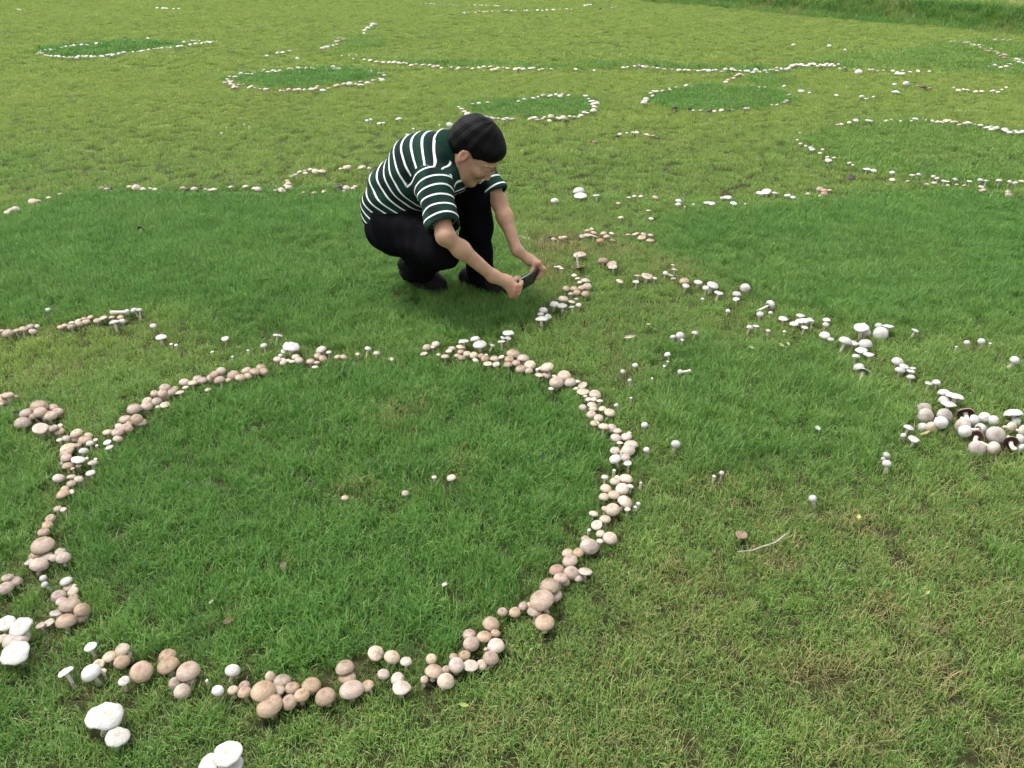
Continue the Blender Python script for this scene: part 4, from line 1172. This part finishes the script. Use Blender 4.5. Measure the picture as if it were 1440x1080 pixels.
M_SHOE = cloth_mat('black_shoe', (.008, .008, .008), (.016, .015, .014), 120, .5)
def hair_mat():
    t = NT('black_hair')
    a = t.attr('strand').outputs['Fac']
    pos = t.n('ShaderNodeNewGeometry').outputs['Position']
    v = t.n('ShaderNodeCombineXYZ', {0: t.math('MULTIPLY', a, 60.0)})
    n = t.noise(3.0, 5, .7, v)
    n2 = t.noise(120, 3, .6, pos)
    t.pbr(t.ramp(n.outputs[0], [(.35, (.0022, .0022, .0022)), (.75, (.0038, .0036, .0034))]), .55, t.bump(t.math('ADD', n.outputs[0], n2.outputs[0]), .5, .003), .1)
    return t.m
M_HAIR = hair_mat()
def plain(name, c, rough, spec=.4, metal=0.0):
    t = NT(name)
    n = t.noise(50, 2, .5, t.n('ShaderNodeTexCoord').outputs['Object'])
    p = t.pbr(t.mix(n.outputs[0], tuple(q * .9 for q in c), c), rough, None, spec)
    p.inputs['Metallic'].default_value = metal
    return t.m

# ---------------- body (skin): head, neck, arms, hands, hidden trunk in one surface
VB = Vol((-.72, 2.82, -.01), (.20, 3.72, .84), .0034)
# trunk and legs, well inside the clothes
VB.chain([PEL, ABD, CHE, NECK], [.10, .10, .115, .055], .04)
VB.cone(SH_R, SH_L, .05, .05, .04)
VB.chain([PEL, HIP_R, KN_R, AN_R], [.08, .06, .035, .03], .03)
VB.chain([PEL, HIP_L, KN_L, AN_L], [.08, .06, .035, .03], .03)
# neck and head
VB.cone(NECK - A3(.02, 0, .03), hp(-.045, 0, -.075), .062, .056, .03)
VB.ell(hp(-.012, 0, .025), (.100, .077, .098), HR, .02)          # skull
VB.ell(hp(.038, 0, -.035), (.062, .060, .078), HR, .03)          # face
VB.cone(hp(.035, .032, -.085), hp(.070, .012, -.102), .024, .020, .03)    # jaw
VB.cone(hp(.035, -.032, -.085), hp(.070, -.012, -.102), .024, .020, .03)
VB.ell(hp(.076, 0, -.104), (.018, .022, .016), HR, .02)          # chin
VB.cone(hp(-.01, .052, -.055), hp(.04, .034, -.09), .022, .02, .03); VB.cone(hp(-.01, -.052, -.055), hp(.04, -.034, -.09), .022, .02, .03)
for sg in (-1, 1):
    VB.ell(hp(.072, sg * .036, -.030), (.022, .024, .020), HR, .02)      # cheek bone
    VB.ell(hp(.094, sg * .031, .002), (.012, .016, .009), HR, .006, cut=True)   # eye socket
    VB.ell(hp(.082, sg * .030, .001), (.013, .013, .012), HR, .004)      # eyelid and ball
    VB.cone(hp(.088, sg * .012, .020), hp(.076, sg * .046, .018), .0085, .007, .008)   # brow
    # ear
    VB.ell(hp(-.012, sg * .080, -.018), (.020, .008, .033), HR, .006)
    VB.ell(hp(-.008, sg * .088, -.014), (.010, .005, .018), HR, .004, cut=True)
    VB.ell(hp(-.006, sg * .079, -.045), (.008, .006, .010), HR, .005)
VB.cone(hp(.092, 0, .004), hp(.110, 0, -.036), .008, .0105, .008)  # nose
VB.ell(hp(.104, .010, -.040), (.008, .007, .007), HR, .005); VB.ell(hp(.104, -.010, -.040), (.008, .007, .007), HR, .005)
VB.ell(hp(.089, 0, -.064), (.012, .024, .008), HR, .006); VB.ell(hp(.088, 0, -.075), (.012, .021, .008), HR, .006)  # lips
VB.cone(hp(.101, -.022, -.0695), hp(.101, .022, -.0695), .002, .002, .002, cut=True)
# arms
VB.chain([SH_R, EL_R], [.050, .034], .03)
mid = EL_R * .68 + WR_R * .32
VB.chain([EL_R, mid, WR_R], [.030, .0315, .0235], .03)
VB.chain([SH_L, EL_L], [.046, .032], .03)
mid = EL_L * .68 + WR_L * .32
VB.chain([EL_L, mid, WR_L], [.031, .031, .0225], .03)

def finger(pts, r0, r1, k=.006):
    n = len(pts)
    for i in range(n - 1):
        VB.cone(pts[i], pts[i + 1], r0 + (r1 - r0) * i / (n - 1), r0 + (r1 - r0) * (i + 1) / (n - 1), k)
# right hand grips the near end of the phone: fingers round its back, thumb on the screen side
e0 = pp(-PHL / 2, 0)
palm_r = e0 * .60 + WR_R * .40 + A3(0, -.012, .006)
kn = [e0 + PH_L * o[0] + PH_U * o[1] + PH_N * o[2] for o in ((-.040, .026, .010), (-.046, .010, .014), (-.046, -.008, .014), (-.040, -.026, .010))]
VB.cone(WR_R, palm_r, .026, .026, .02)
for q in kn: VB.cone(palm_r, q, .019, .0115, .014)
for q, (dl, du) in zip(kn, ((.036, .000), (.042, -.004), (.040, -.008), (.032, -.010))):
    finger([q, q + PH_L * .018 + PH_N * .010, q + PH_L * (.018 + dl * .6) + PH_U * du + PH_N * .002, q + PH_L * (.014 + dl) + PH_U * du * 1.5 - PH_N * .004], .0105, .0078)
th0 = palm_r + PH_U * .012 - PH_N * .020
finger([th0, e0 - PH_L * .022 + PH_U * .022 - PH_N * .020, e0 + PH_L * .010 + PH_U * .026 - PH_N * .017, e0 + PH_L * .030 + PH_U * .020 - PH_N * .014], .0130, .0085, .01)
# left hand comes down on the far end: palm above, fingers curl over the edge
e1 = pp(PHL / 2, 0)
palm_l = e1 * .50 + WR_L * .50 + A3(.012, .004, .012)
VB.cone(WR_L, palm_l, .0225, .021, .02)
knl = [e1 + PH_L * o[0] + PH_U * o[1] + PH_N * o[2] for o in ((-.012, .062, -.008), (.006, .056, -.012), (.020, .042, -.014), (.026, .022, -.013))]
for q in knl: VB.cone(palm_l, q, .018, .0112, .014)
for q, (dl, du) in zip(knl, ((.026, -.022), (.032, -.022), (.032, -.016), (.026, -.010))):
    finger([q, q - PH_L * .006 + PH_U * du * .5 - PH_N * .010, q - PH_L * dl * .6 + PH_U * du * 1.3 - PH_N * .006, q - PH_L * (dl + .004) + PH_U * du * 1.7 + PH_N * .000], .0098, .0074)
thl = palm_l + PH_N * .010 + PH_L * .004
finger([thl, e1 + PH_L * .014 + PH_U * .036 + PH_N * .014, e1 + PH_L * .008 + PH_U * .012 + PH_N * .015, e1 - PH_L * .008 - PH_U * .004 + PH_N * .012], .0122, .0085, .01)
V, Q = VB.mesh()
body = put_mesh('body', V, Q, M_SKIN, man)
hl = (V - H_C) @ HR
red = np.exp(-((hl[:, 0] - .11) ** 2 + hl[:, 1] ** 2 + (hl[:, 2] + .03) ** 2) / .0006) + np.exp(-((np.abs(hl[:, 1]) - .085) ** 2 + (hl[:, 0] + .01) ** 2 + (hl[:, 2] + .01) ** 2) / .0007)
for c in list(kn) + list(knl): red += .6 * np.exp(-((V - c) ** 2).sum(1) / .0004)
fattr(body.data, 'red', np.clip(red, 0, 1))
lip = np.exp(-((hl[:, 0] - .098) ** 2 / .0002 + hl[:, 1] ** 2 / .0004 + (hl[:, 2] + .0695) ** 2 / .00006))
fattr(body.data, 'lip', np.clip(lip * 1.2, 0, .8))

# ---------------- trousers
VT = Vol((-.76, 2.88, -.01), (.06, 3.72, .56), .005)
VT.ell(PEL + A3(-.005, 0, -.005), (.122, .160, .110), None, .03)
VT.chain([HIP_R, KN_R], [.112, .078], .05); VT.chain([HIP_L, KN_L], [.108, .076], .05)
VT.cone(PEL, HIP_R + A3(-.01, -.01, -.02), .11, .10, .05)
VT.ell(PEL + A3(-.035, -.02, -.04), (.085, .13, .09), None, .05)
cu_r = AN_R + A3(.0, 0, -.035); cu_l = AN_L + A3(0, 0, -.045)
VT.chain([KN_R, KN_R * .5 + AN_R * .5 + A3(-.02, .03, .0), cu_r], [.074, .074, .062], .035)
VT.chain([KN_L, KN_L * .5 + AN_L * .5 + A3(-.012, 0, 0), cu_l], [.072, .066, .058], .035)
VT.half(cu_r + A3(0, 0, -.012), A3(0, 0, -1), .004, .12); VT.half(cu_l + A3(0, 0, -.012), A3(0, 0, -1), .004, .12)
def folds(x, y, z):
    return .0045 * np.sin(46 * z + 18 * x + 3 * np.sin(14 * y)) + .003 * np.sin(60 * (x - y) + 25 * z)
VT.warp(folds)
V, Q = VT.mesh()
put_mesh('trousers', V, Q, M_TROUSER, man)

# ---------------- shoes
def shoe(heel, toe, heel_lift):
    d = nrm((toe - heel) * A3(1, 1, 0)); sd = np.cross(A3(0, 0, 1), d)
    vs = Vol(np.minimum(heel, toe) - .09, np.maximum(heel, toe) + A3(.09, .09, .15), .0045)
    up = A3(0, 0, 1)
    h0 = heel + up * heel_lift
    vs.cone(h0 + up * .045, h0 + d * .06 + up * .045, .042, .043, .02)
    ball = heel + d * (np.linalg.norm((toe - heel)[:2]) * .68)
    vs.cone(h0 + d * .05 + up * .048, ball + up * .036, .043, .045, .02)
    vs.cone(ball + up * .036, toe - d * .03 + up * .030, .046, .034, .02)
    V, Q = vs.mesh()
    keep_z = np.maximum(V[:, 2], heel[2] + .006)
    V[:, 2] = np.where(V[:, 2] < heel[2] + .012 + 0 * keep_z, np.minimum(keep_z, V[:, 2] + .006), V[:, 2])
    s = put_mesh('shoe', V, Q, M_SHOE, man)
    vs2 = Vol(np.minimum(heel, toe) - .09, np.maximum(heel, toe) + A3(.09, .09, .12), .0045)
    vs2.cone(h0 + up * .012, ball + up * .010, .037, .043, .01); vs2.cone(ball + up * .010, toe - d * .028 + up * .012, .043, .036, .01)
    vs2.half(h0 * .5 + toe * .5 + up * (.022 + heel_lift * .5), nrm(np.cross(sd, toe - h0)) * (1 if np.cross(sd, toe - h0)[2] > 0 else -1), .004, .4)
    V, Q = vs2.mesh()
    put_mesh('sole', V, Q, M_SOLE, s)
M_SOLE = plain('black_rubber', (.012, .012, .012), .7, .2)
g0 = float(ground_z(-.3, 3.42)) + .004
shoe(A3(-.485, 3.50, g0), A3(-.30, 3.40, g0), .05)
shoe(A3(-.205, 3.48, g0), A3(.005, 3.335, g0), .0)

# ---------------- shirt
VS = Vol((-.80, 2.88, .12), (.06, 3.76, .80), .005)
tors = [PEL + A3(-.012, 0, .012), ABD, CHE, (CHE + NECK) * .5 + A3(-.015, 0, .0)]
VS.chain(tors, [.120, .124, .132, .092], .06)
shd = nrm(SH_L - SH_R)
for c, w, dpt in ((PEL + A3(-.01, 0, .02), .160, .116), (ABD, .168, .122), (CHE, .176, .134)):
    VS.cone(c - shd * (w - dpt), c + shd * (w - dpt), dpt, dpt, .05)
VS.cone(SH_R + shd * .03, SH_L - shd * .03, .062, .062, .06)
VS.cone(NECK * .7 + CHE * .3 , NECK + A3(0, 0, -.01), .082, .060, .04)
VS.ell((CHE + NECK) * .5 + A3(-.06, 0, .035), (.10, .15, .06), None, .06)
hr = SH_R + (EL_R - SH_R) * .86; hlv = SH_L + (EL_L - SH_L) * .80
VS.chain([SH_R, hr + (EL_R - SH_R) * .08], [.070, .066], .045); VS.chain([SH_L, hlv + (EL_L - SH_L) * .08], [.066, .062], .045)
ar = nrm(EL_R - SH_R); al = nrm(EL_L - SH_L)
def sl_cut(sh, el, hem, ax):
    # slice the sleeve end and hollow it
    VS.half(hem, ax + A3(.0, -.0, -.0), .003, .095)
    VS.cone(hem - ax * .03, hem + ax * .08, .054, .058, .004, cut=True)
# shirt tail: slice below the seat line, slanting along the hips
def tail_cut(x, y, z):
    return 0 * x
sl_cut(SH_R, EL_R, hr, ar); sl_cut(SH_L, EL_L, hlv, al)
tp = at_y(524, 302, 3.30)
spine0 = nrm(ABD - PEL)
VS.half(PEL - spine0 * .070 + A3(-.0, 0, -.02), -nrm(spine0 * .75 + A3(-.1, 0, .65)), .006, .34)
def sfold(x, y, z):
    u = (x - CHE[0]) * .72 + (z - CHE[2]) * .69
    return .0035 * np.sin(38 * u + 20 * y + 2 * np.sin(25 * z)) * np.clip((CHE[2] - z) * 6 + .4, 0, 1) + .002 * np.sin(70 * z - 30 * x)
VS.warp(sfold)
V, Q = VS.mesh()
shirt = put_mesh('polo_shirt', V, Q, M_SHIRT, man)
# stripe coordinates: along the spine for the trunk, along the arm for the sleeves
ctl = np.array([PEL - spine0 * .16, PEL, ABD, CHE, NECK, NECK + nrm(NECK - CHE) * .12])
def catmull(P, n=24):
    out = []
    Pq = np.vstack([2 * P[0] - P[1], P, 2 * P[-1] - P[-2]])
    for i in range(1, len(Pq) - 2):
        for k in range(n):
            t_ = k / n
            out.append(.5 * ((2 * Pq[i]) + (-Pq[i - 1] + Pq[i + 1]) * t_ + (2 * Pq[i - 1] - 5 * Pq[i] + 4 * Pq[i + 1] - Pq[i + 2]) * t_ ** 2 + (-Pq[i - 1] + 3 * Pq[i] - 3 * Pq[i + 1] + Pq[i + 2]) * t_ ** 3))
    return np.array(out)
C = catmull(ctl); seg = np.linalg.norm(np.diff(C, axis=0), axis=1); cum = np.concatenate([[0], np.cumsum(seg)])
T_ = np.gradient(C, axis=0); T_ /= np.linalg.norm(T_, axis=1)[:, None]
dist = ((V[:, None, :] - C[None, ::2, :]) ** 2).sum(2)
wts = np.exp(-(dist - dist.min(1, keepdims=True)) / .003)
uproj = cum[None, ::2] + ((V[:, None, :] - C[None, ::2, :]) * T_[None, ::2, :]).sum(2)
u_t = (wts * uproj).sum(1) / wts.sum(1)
def seg_d(a, b):
    ba = b - a; t_ = np.clip(((V - a) @ ba) / (ba @ ba), 0, 1.3)
    return np.linalg.norm(V - a - t_[:, None] * ba, axis=1), ((V - a) @ ba) / np.linalg.norm(ba)
dr, ur = seg_d(SH_R + ar * .0, EL_R); dl, ul = seg_d(SH_L, EL_L)
mask = np.zeros(len(V)); us = np.zeros(len(V))
# the armhole seam: a plane across the shoulder, square to the arm and shoulder line
for dd, uu, sh, ax_, out in ((dr, ur, SH_R, ar, -shd), (dl, ul, SH_L, al, shd)):
    pl = (V - sh) @ nrm(ax_ * .75 + out * .9)
    mm = np.clip(.5 + (pl + .012) / .004, 0, 1) * (dd < .115)
    us = np.where(mm > mask, uu, us); mask = np.maximum(mask, mm)
ax_l = nrm(NECK - PEL); fr = nrm(np.cross(np.cross(ax_l, A3(0, 0, -1)), ax_l))
side = (V - (PEL + NECK) * .5) @ fr
wf = np.clip((side - .0) / .09, 0, 1); wf = wf * wf * (3 - 2 * wf)
u_t = u_t * (1 - wf) + ((V - PEL) @ ax_l * 1.12 + cum[24]) * wf
fattr(shirt.data, 'u_torso', u_t); fattr(shirt.data, 'u_sleeve', us); fattr(shirt.data, 'sleeve', mask)
M_COLLAR = cloth_mat('green_collar', (.005, .020, .014), (.008, .032, .021), 1200, .9)
M_TRIM = cloth_mat('white_trim', (.66, .68, .66), (.76, .78, .76), 1200, .9)
# collar: a folded band round the neck
nk = nrm(nrm(NECK - CHE) * .55 + nrm(hp(-.045, 0, -.075) - NECK) * .45); nf = A3(.91, -.42, -.3); nf = nrm(nf - nk * (nf @ nk)); ns = np.cross(nk, nf)
def ring(c, rad, up, n=40, drop=0.0):
    a = np.linspace(.42, 2 * np.pi - .42, n)
    return np.array([c + nf * rad * math.cos(q) * 1.03 + ns * rad * math.sin(q) + nk * (up - drop * (1 + math.cos(q)) * .5) for q in a])
Nc = NECK + nk * .017
rows = [ring(Nc, .064, -.02, drop=.0), ring(Nc, .066, .016), ring(Nc, .070, .022), ring(Nc, .080, .014), ring(Nc, .092, -.010, drop=.020), ring(Nc, .100, -.030, drop=.030)]
n = 40
Vc = np.concatenate(rows); Fc = np.array([(k * n + i, k * n + i + 1, (k + 1) * n + i + 1, (k + 1) * n + i) for k in range(len(rows) - 1) for i in range(n - 1)])
col_o = put_mesh('collar', Vc, Fc, M_COLLAR, shirt)
mo = col_o.modifiers.new('thick', 'SOLIDIFY'); mo.thickness = .003
rows = [ring(Nc, .1012, -.029, drop=.030), ring(Nc, .1030, -.034, drop=.031)]
Vc = np.concatenate(rows); Fc = np.array([(i, i + 1, n + i + 1, n + i) for i in range(n - 1)])
tr = put_mesh('collar_trim', Vc, Fc, M_TRIM, shirt)
mo = tr.modifiers.new('thick', 'SOLIDIFY'); mo.thickness = .004

# ---------------- hair
VH = Vol(H_C - .17, H_C + .17, .0036)
VH.ell(hp(-.020, 0, .034), (.110, .087, .096), HR, .0)
VH.ell(hp(-.060, 0, .0), (.068, .082, .088), HR, .03)
VH.ell(hp(.046, .0, .070), (.046, .066, .036), HR, .02)      # fringe
VH.ell(hp(.050, -.03, .052), (.038, .040, .030), HR, .02)
for sg in (-1, 1): VH.cone(hp(-.008, sg * .074, .03), hp(.018, sg * .072, -.004), .016, .009, .01)   # sideburns
# face and nape stay clear
VH.half(hp(.062, 0, .030), nrm(H_F * .55 - H_UP * .84), .012, .12)
VH.half(hp(-.06, 0, -.068), nrm(-H_UP - H_F * .15), .01, .12)
for sg in (-1, 1): VH.ell(hp(.002, sg * .090, -.026), (.034, .026, .042), HR, .006, cut=True)
def hfn(x, y, z):
    l0 = (x - H_C[0]) * H_F[0] + (y - H_C[1]) * H_F[1] + (z - H_C[2]) * H_F[2]
    l1 = (x - H_C[0]) * H_S[0] + (y - H_C[1]) * H_S[1] + (z - H_C[2]) * H_S[2]
    l2 = (x - H_C[0]) * H_UP[0] + (y - H_C[1]) * H_UP[1] + (z - H_C[2]) * H_UP[2]
    an = np.arctan2(l1, l0 + .035)
    return .0005 * np.sin(an * 37 + 60 * l2) + .0005 * np.sin(an * 71 - 90 * l2) + .0012 * np.sin(l0 * 90 + an * 5) + .001 * np.sin(l2 * 110 - an * 4)
VH.warp(hfn)
V, Q = VH.mesh()
hair = put_mesh('hair', V, Q, M_HAIR, man)
hl = (V - H_C) @ HR
fattr(hair.data, 'strand', np.arctan2(hl[:, 1], hl[:, 0] + .035) / 6.283 + .5 + hl[:, 2] * .35 + .02 * np.sin(hl[:, 0] * 60 + hl[:, 2] * 45))

# ---------------- glasses
M_FRAME = plain('thin_metal_frame', (.35, .30, .24), .25, .5, 1.0)
def tube(name, pts, r, mat, parent, closed=False, seg=6):
    pts = np.array(pts); n = len(pts); V, F = [], []
    tg = np.gradient(pts, axis=0) if not closed else np.roll(pts, -1, 0) - np.roll(pts, 1, 0)
    for i in range(n):
        d = nrm(tg[i]); a = nrm(np.cross(d, A3(.3, .5, .81))); b = np.cross(d, a)
        for k in range(seg):
            q = 2 * np.pi * k / seg
            V.append(pts[i] + r * (a * math.cos(q) + b * math.sin(q)))
    m = n if closed else n - 1
    for i in range(m):
        for k in range(seg):
            F.append((i * seg + k, i * seg + (k + 1) % seg, ((i + 1) % n) * seg + (k + 1) % seg, ((i + 1) % n) * seg + k))
    return obj(name, mesh_quads(name, np.array(V) - MO, np.array(F), mat), parent)
gl = empty('spectacles', (0, 0, 0)); gl.parent = man
for sg in (-1, 1):
    q = np.linspace(0, 2 * np.pi, 28, endpoint=False)
    se = lambda c: np.sign(c) * np.abs(c) ** .7
    rim = [hp(.110 - .010 * abs(math.cos(t_)) , sg * (.034 + .026 * se(math.cos(t_))), -.004 + .018 * se(math.sin(t_))) for t_ in q]
    tube('rim', rim, .0014, M_FRAME, gl, True)
    lens = obj('lens', mesh_np('lens', np.array(rim + [hp(.112, sg * .034, -.004)]) - MO, [(i, (i + 1) % 28, 28) for i in range(28)]), gl)
    t = NT('spectacle_lens')
    g_ = t.n('ShaderNodeBsdfGlossy', {'Roughness': .05, 'Color': (1, 1, 1, 1)}); tr_ = t.n('ShaderNodeBsdfTransparent', {'Color': (.93, .94, .94, 1)})
    ms = t.n('ShaderNodeMixShader', {0: .12, 1: tr_, 2: g_}); t.t.links.new(ms.outputs[0], t.out.inputs['Surface'])
    lens.data.materials.append(t.m)
    tube('temple', [hp(.101, sg * .060, .004), hp(.05, sg * .075, .004), hp(-.005, sg * .083, .002), hp(-.03, sg * .084, -.014)], .0014, M_FRAME, gl)
tube('bridge', [hp(.108, -.009, .0), hp(.113, 0, .004), hp(.108, .009, .0)], .0013, M_FRAME, gl)

# ---------------- phone (held, so a thing of its own)
ph = empty('smartphone', PH_C)
ph.rotation_mode = 'QUATERNION'
ph.rotation_quaternion = Matrix((PH_L, PH_U, np.cross(PH_L, PH_U))).transposed().to_quaternion()
tag(ph, 'black smartphone held sideways in both hands of the crouching person', 'smartphone')
sgn = 1.0 if np.cross(PH_L, PH_U) @ PH_N > 0 else -1.0
def rbox(name, l, w, tk, rad, off, mat, parent):
    bm = bmesh.new()
    pts = []
    for cx, cy, a0 in ((l / 2 - rad, w / 2 - rad, 0), (-l / 2 + rad, w / 2 - rad, 90), (-l / 2 + rad, -w / 2 + rad, 180), (l / 2 - rad, -w / 2 + rad, 270)):
        for k in range(6):
            a = math.radians(a0 + k * 18)
            pts.append((cx + rad * math.cos(a), cy + rad * math.sin(a)))
    lo_ = [bm.verts.new((x + off[0], y + off[1], off[2] - tk / 2)) for x, y in pts]
    hi_ = [bm.verts.new((x + off[0], y + off[1], off[2] + tk / 2)) for x, y in pts]
    m = len(pts)
    bm.faces.new(hi_); bm.faces.new(lo_[::-1])
    for i in range(m): bm.faces.new((lo_[i], lo_[(i + 1) % m], hi_[(i + 1) % m], hi_[i]))
    me = bpy.data.meshes.new(name); bm.to_mesh(me); bm.free()
    me.materials.append(mat)
    return obj(name, me, parent)
rbox('case', PHL, PHW, PHT, .009, (0, 0, 0), plain('black_phone_back', (.012, .013, .015), .25, .5), ph)
rbox('frame_rim', PHL + .0012, PHW + .0012, PHT * .45, .0095, (0, 0, 0), plain('silver_phone_edge', (.42, .43, .44), .3, .5, .9), ph)
rbox('screen', PHL - .006, PHW - .005, .001, .007, (0, 0, -sgn * (PHT / 2 + .0004)), plain('phone_glass', (.02, .02, .024), .06, .5), ph)
lm = plain('phone_lens', (.004, .004, .006), .08, .6)
for k in range(2): rbox('camera_lens', .012, .012, .002, .0055, (PHL / 2 - .016 - k * .017, PHW / 2 - .014, sgn * (PHT / 2 + .001)), lm, ph)
# ------------------------------------------------------------------ small things lying in the grass
def twig():
    P = [(1037, 776, .022), (1048, 775, .026), (1060, 773.5, .028), (1068, 770, .030), (1078, 767, .034), (1090, 763, .036), (1097, 758, .034), (1103, 753, .032), (1109, 749, .024)]
    pts = []
    for x, y, z in P:
        X, Y, d = on_plane(x, y, z); pts.append((float(X), float(Y), z))
    pts = np.array(pts); c = pts[0].copy(); c[2] = float(ground_z(c[0], c[1]))
    rad = [.0012, .0016, .0019, .0021, .0023, .0022, .0026, .0022, .0012]
    V, F = [], []
    tg = np.gradient(pts, axis=0)
    for i, p in enumerate(pts):
        d = nrm(tg[i]); a = nrm(np.cross(d, A3(0, 0, 1))); b = np.cross(d, a)
        for k in range(7):
            q = 2 * math.pi * k / 7
            V.append(p - c + rad[i] * (a * math.cos(q) + b * math.sin(q)))
    for i in range(len(pts) - 1):
        for k in range(7):
            F.append((i * 7 + k, i * 7 + (k + 1) % 7, (i + 1) * 7 + (k + 1) % 7, (i + 1) * 7 + k))
    t = NT('bleached_bark')
    n = t.noise(90, 4, .6, t.n('ShaderNodeTexCoord').outputs['Object'])
    t.pbr(t.ramp(n.outputs[0], [(.3, (.22, .19, .14)), (.7, (.46, .43, .36))]), .8, t.bump(n.outputs[0], .6, .002), .15)
    o = obj('twig', mesh_np('twig', V, F, t.m))
    o.location = c
    tag(o, 'thin pale crooked twig lying on the worn grass', 'twig')
twig()

def leaf(px, py, w, col, label, seed, lift=.026, tilt=.4, asp=.62, stalk=True):
    r = np.random.default_rng(seed)
    X, Y, d = on_plane(px, py, lift)
    L = w * d / FPX
    V, F = [], []
    nl, nw = 9, 5
    for i in range(nl):
        s = i / (nl - 1); hw = asp * .5 * L * math.sin(math.pi * min(.985, s * .93 + .05)) ** .8
        for j in range(nw):
            q = (j / (nw - 1) - .5) * 2
            z = .10 * L * (q * q) + .14 * L * (s - .5) ** 2 + r.normal(0, .012) * L
            V.append(((s - .5) * L, q * hw, z))
    for i in range(nl - 1):
        for j in range(nw - 1):
            a = i * nw + j
            F.append((a, a + nw, a + nw + 1, a + 1))
    t = NT('dry_leaf')
    oc = t.n('ShaderNodeTexCoord').outputs['Object']
    n = t.noise(120, 4, .6, oc)
    t.pbr(t.ramp(n.outputs[0], [(.3, tuple(c * .6 for c in col)), (.7, col)]), .75, t.bump(n.outputs[0], .4, .002), .2)
    gz = float(ground_z(X, Y))
    e = empty('fallen_leaf', (float(X), float(Y), gz))
    tag(e, label, 'leaf', 'leaves fallen on the lawn')
    b = obj('blade', mesh_np('leaf_blade', V, F, t.m), e)
    b.location = (0, 0, lift); b.rotation_euler = (r.normal(0, tilt), r.normal(0, tilt * .6), r.uniform(0, 6.28))
    so = b.modifiers.new('thick', 'SOLIDIFY'); so.thickness = .0006
    sv, sf = [], []
    for k in range(6):
        s = k / 5
        for q in range(5):
            a = q * 1.2566
            sv.append((-L * .46 - s * L * .35, .0009 * math.cos(a), .0009 * math.sin(a) + .04 * L - s * s * .5 * lift))
    for k in range(5):
        for q in range(5): sf.append((k * 5 + q, k * 5 + (q + 1) % 5, (k + 1) * 5 + (q + 1) % 5, (k + 1) * 5 + q))
    s_ = obj('stalk', mesh_np('leaf_stalk', sv, sf, t.m), b)
leaf(1043, 750, 19, (.27, .19, .14), 'pinkish brown dry leaf lying beside the twig', 1, .020, .25, .9)
leaf(1108, 484, 8, (.42, .45, .30), 'pale green leaf scrap below the clustered white caps', 2)
leaf(1099, 486, 9, (.34, .36, .14), 'yellow green leaf scrap below the clustered white caps', 3)
leaf(1057, 489, 9, (.40, .46, .30), 'narrow pale leaf scrap beside the white pair in the line', 4, asp=.3)
leaf(1150, 603, 12, (.38, .44, .33), 'greyish green curled leaf on lush grass between ring and heap', 5)
leaf(1160, 617, 9, (.35, .42, .34), 'small silvery leaf next to the greyish curled one', 6)
leaf(885, 471, 16, (.62, .58, .46), 'pale straw coloured leaf scrap on the yellowish grass near the white buttons', 7, asp=.25)
leaf(912, 454, 8, (.38, .40, .18), 'olive leaf scrap on the yellowish grass near the phone line', 8)
leaf(1208, 725, 9, (.40, .42, .14), 'yellow green leaf on the worn brownish grass', 9)
leaf(1305, 831, 10, (.40, .44, .20), 'light green leaf on the worn grass beyond the twig', 10, asp=.4)
leaf(1301, 611, 14, (.40, .30, .16), 'brown dead leaf under the uprooted heap end', 11, .02)
leaf(625, 818, 10, (.45, .42, .38), 'greyish crumpled leaf inside the large ring', 12, asp=.8)
leaf(320, 870, 16, (.16, .11, .07), 'dark brown dead leaf inside the large ring', 13, .02)
leaf(296, 842, 10, (.42, .44, .30), 'pale slim leaf inside the large ring', 14, asp=.3)
leaf(398, 790, 14, (.20, .17, .13), 'grey brown leaf litter scrap inside the large ring', 15, .02)
leaf(652, 986, 14, (.30, .36, .10), 'bright yellow green leaf outside the large ring', 16, asp=.45)
leaf(22, 580, 10, (.03, .035, .03), 'blackened leaf beside the joining clump', 17, .03)
leaf(763, 640, 10, (.06, .08, .06), 'dark wet leaf in the lush grass inside the large ring', 18, .03)
build_grass()
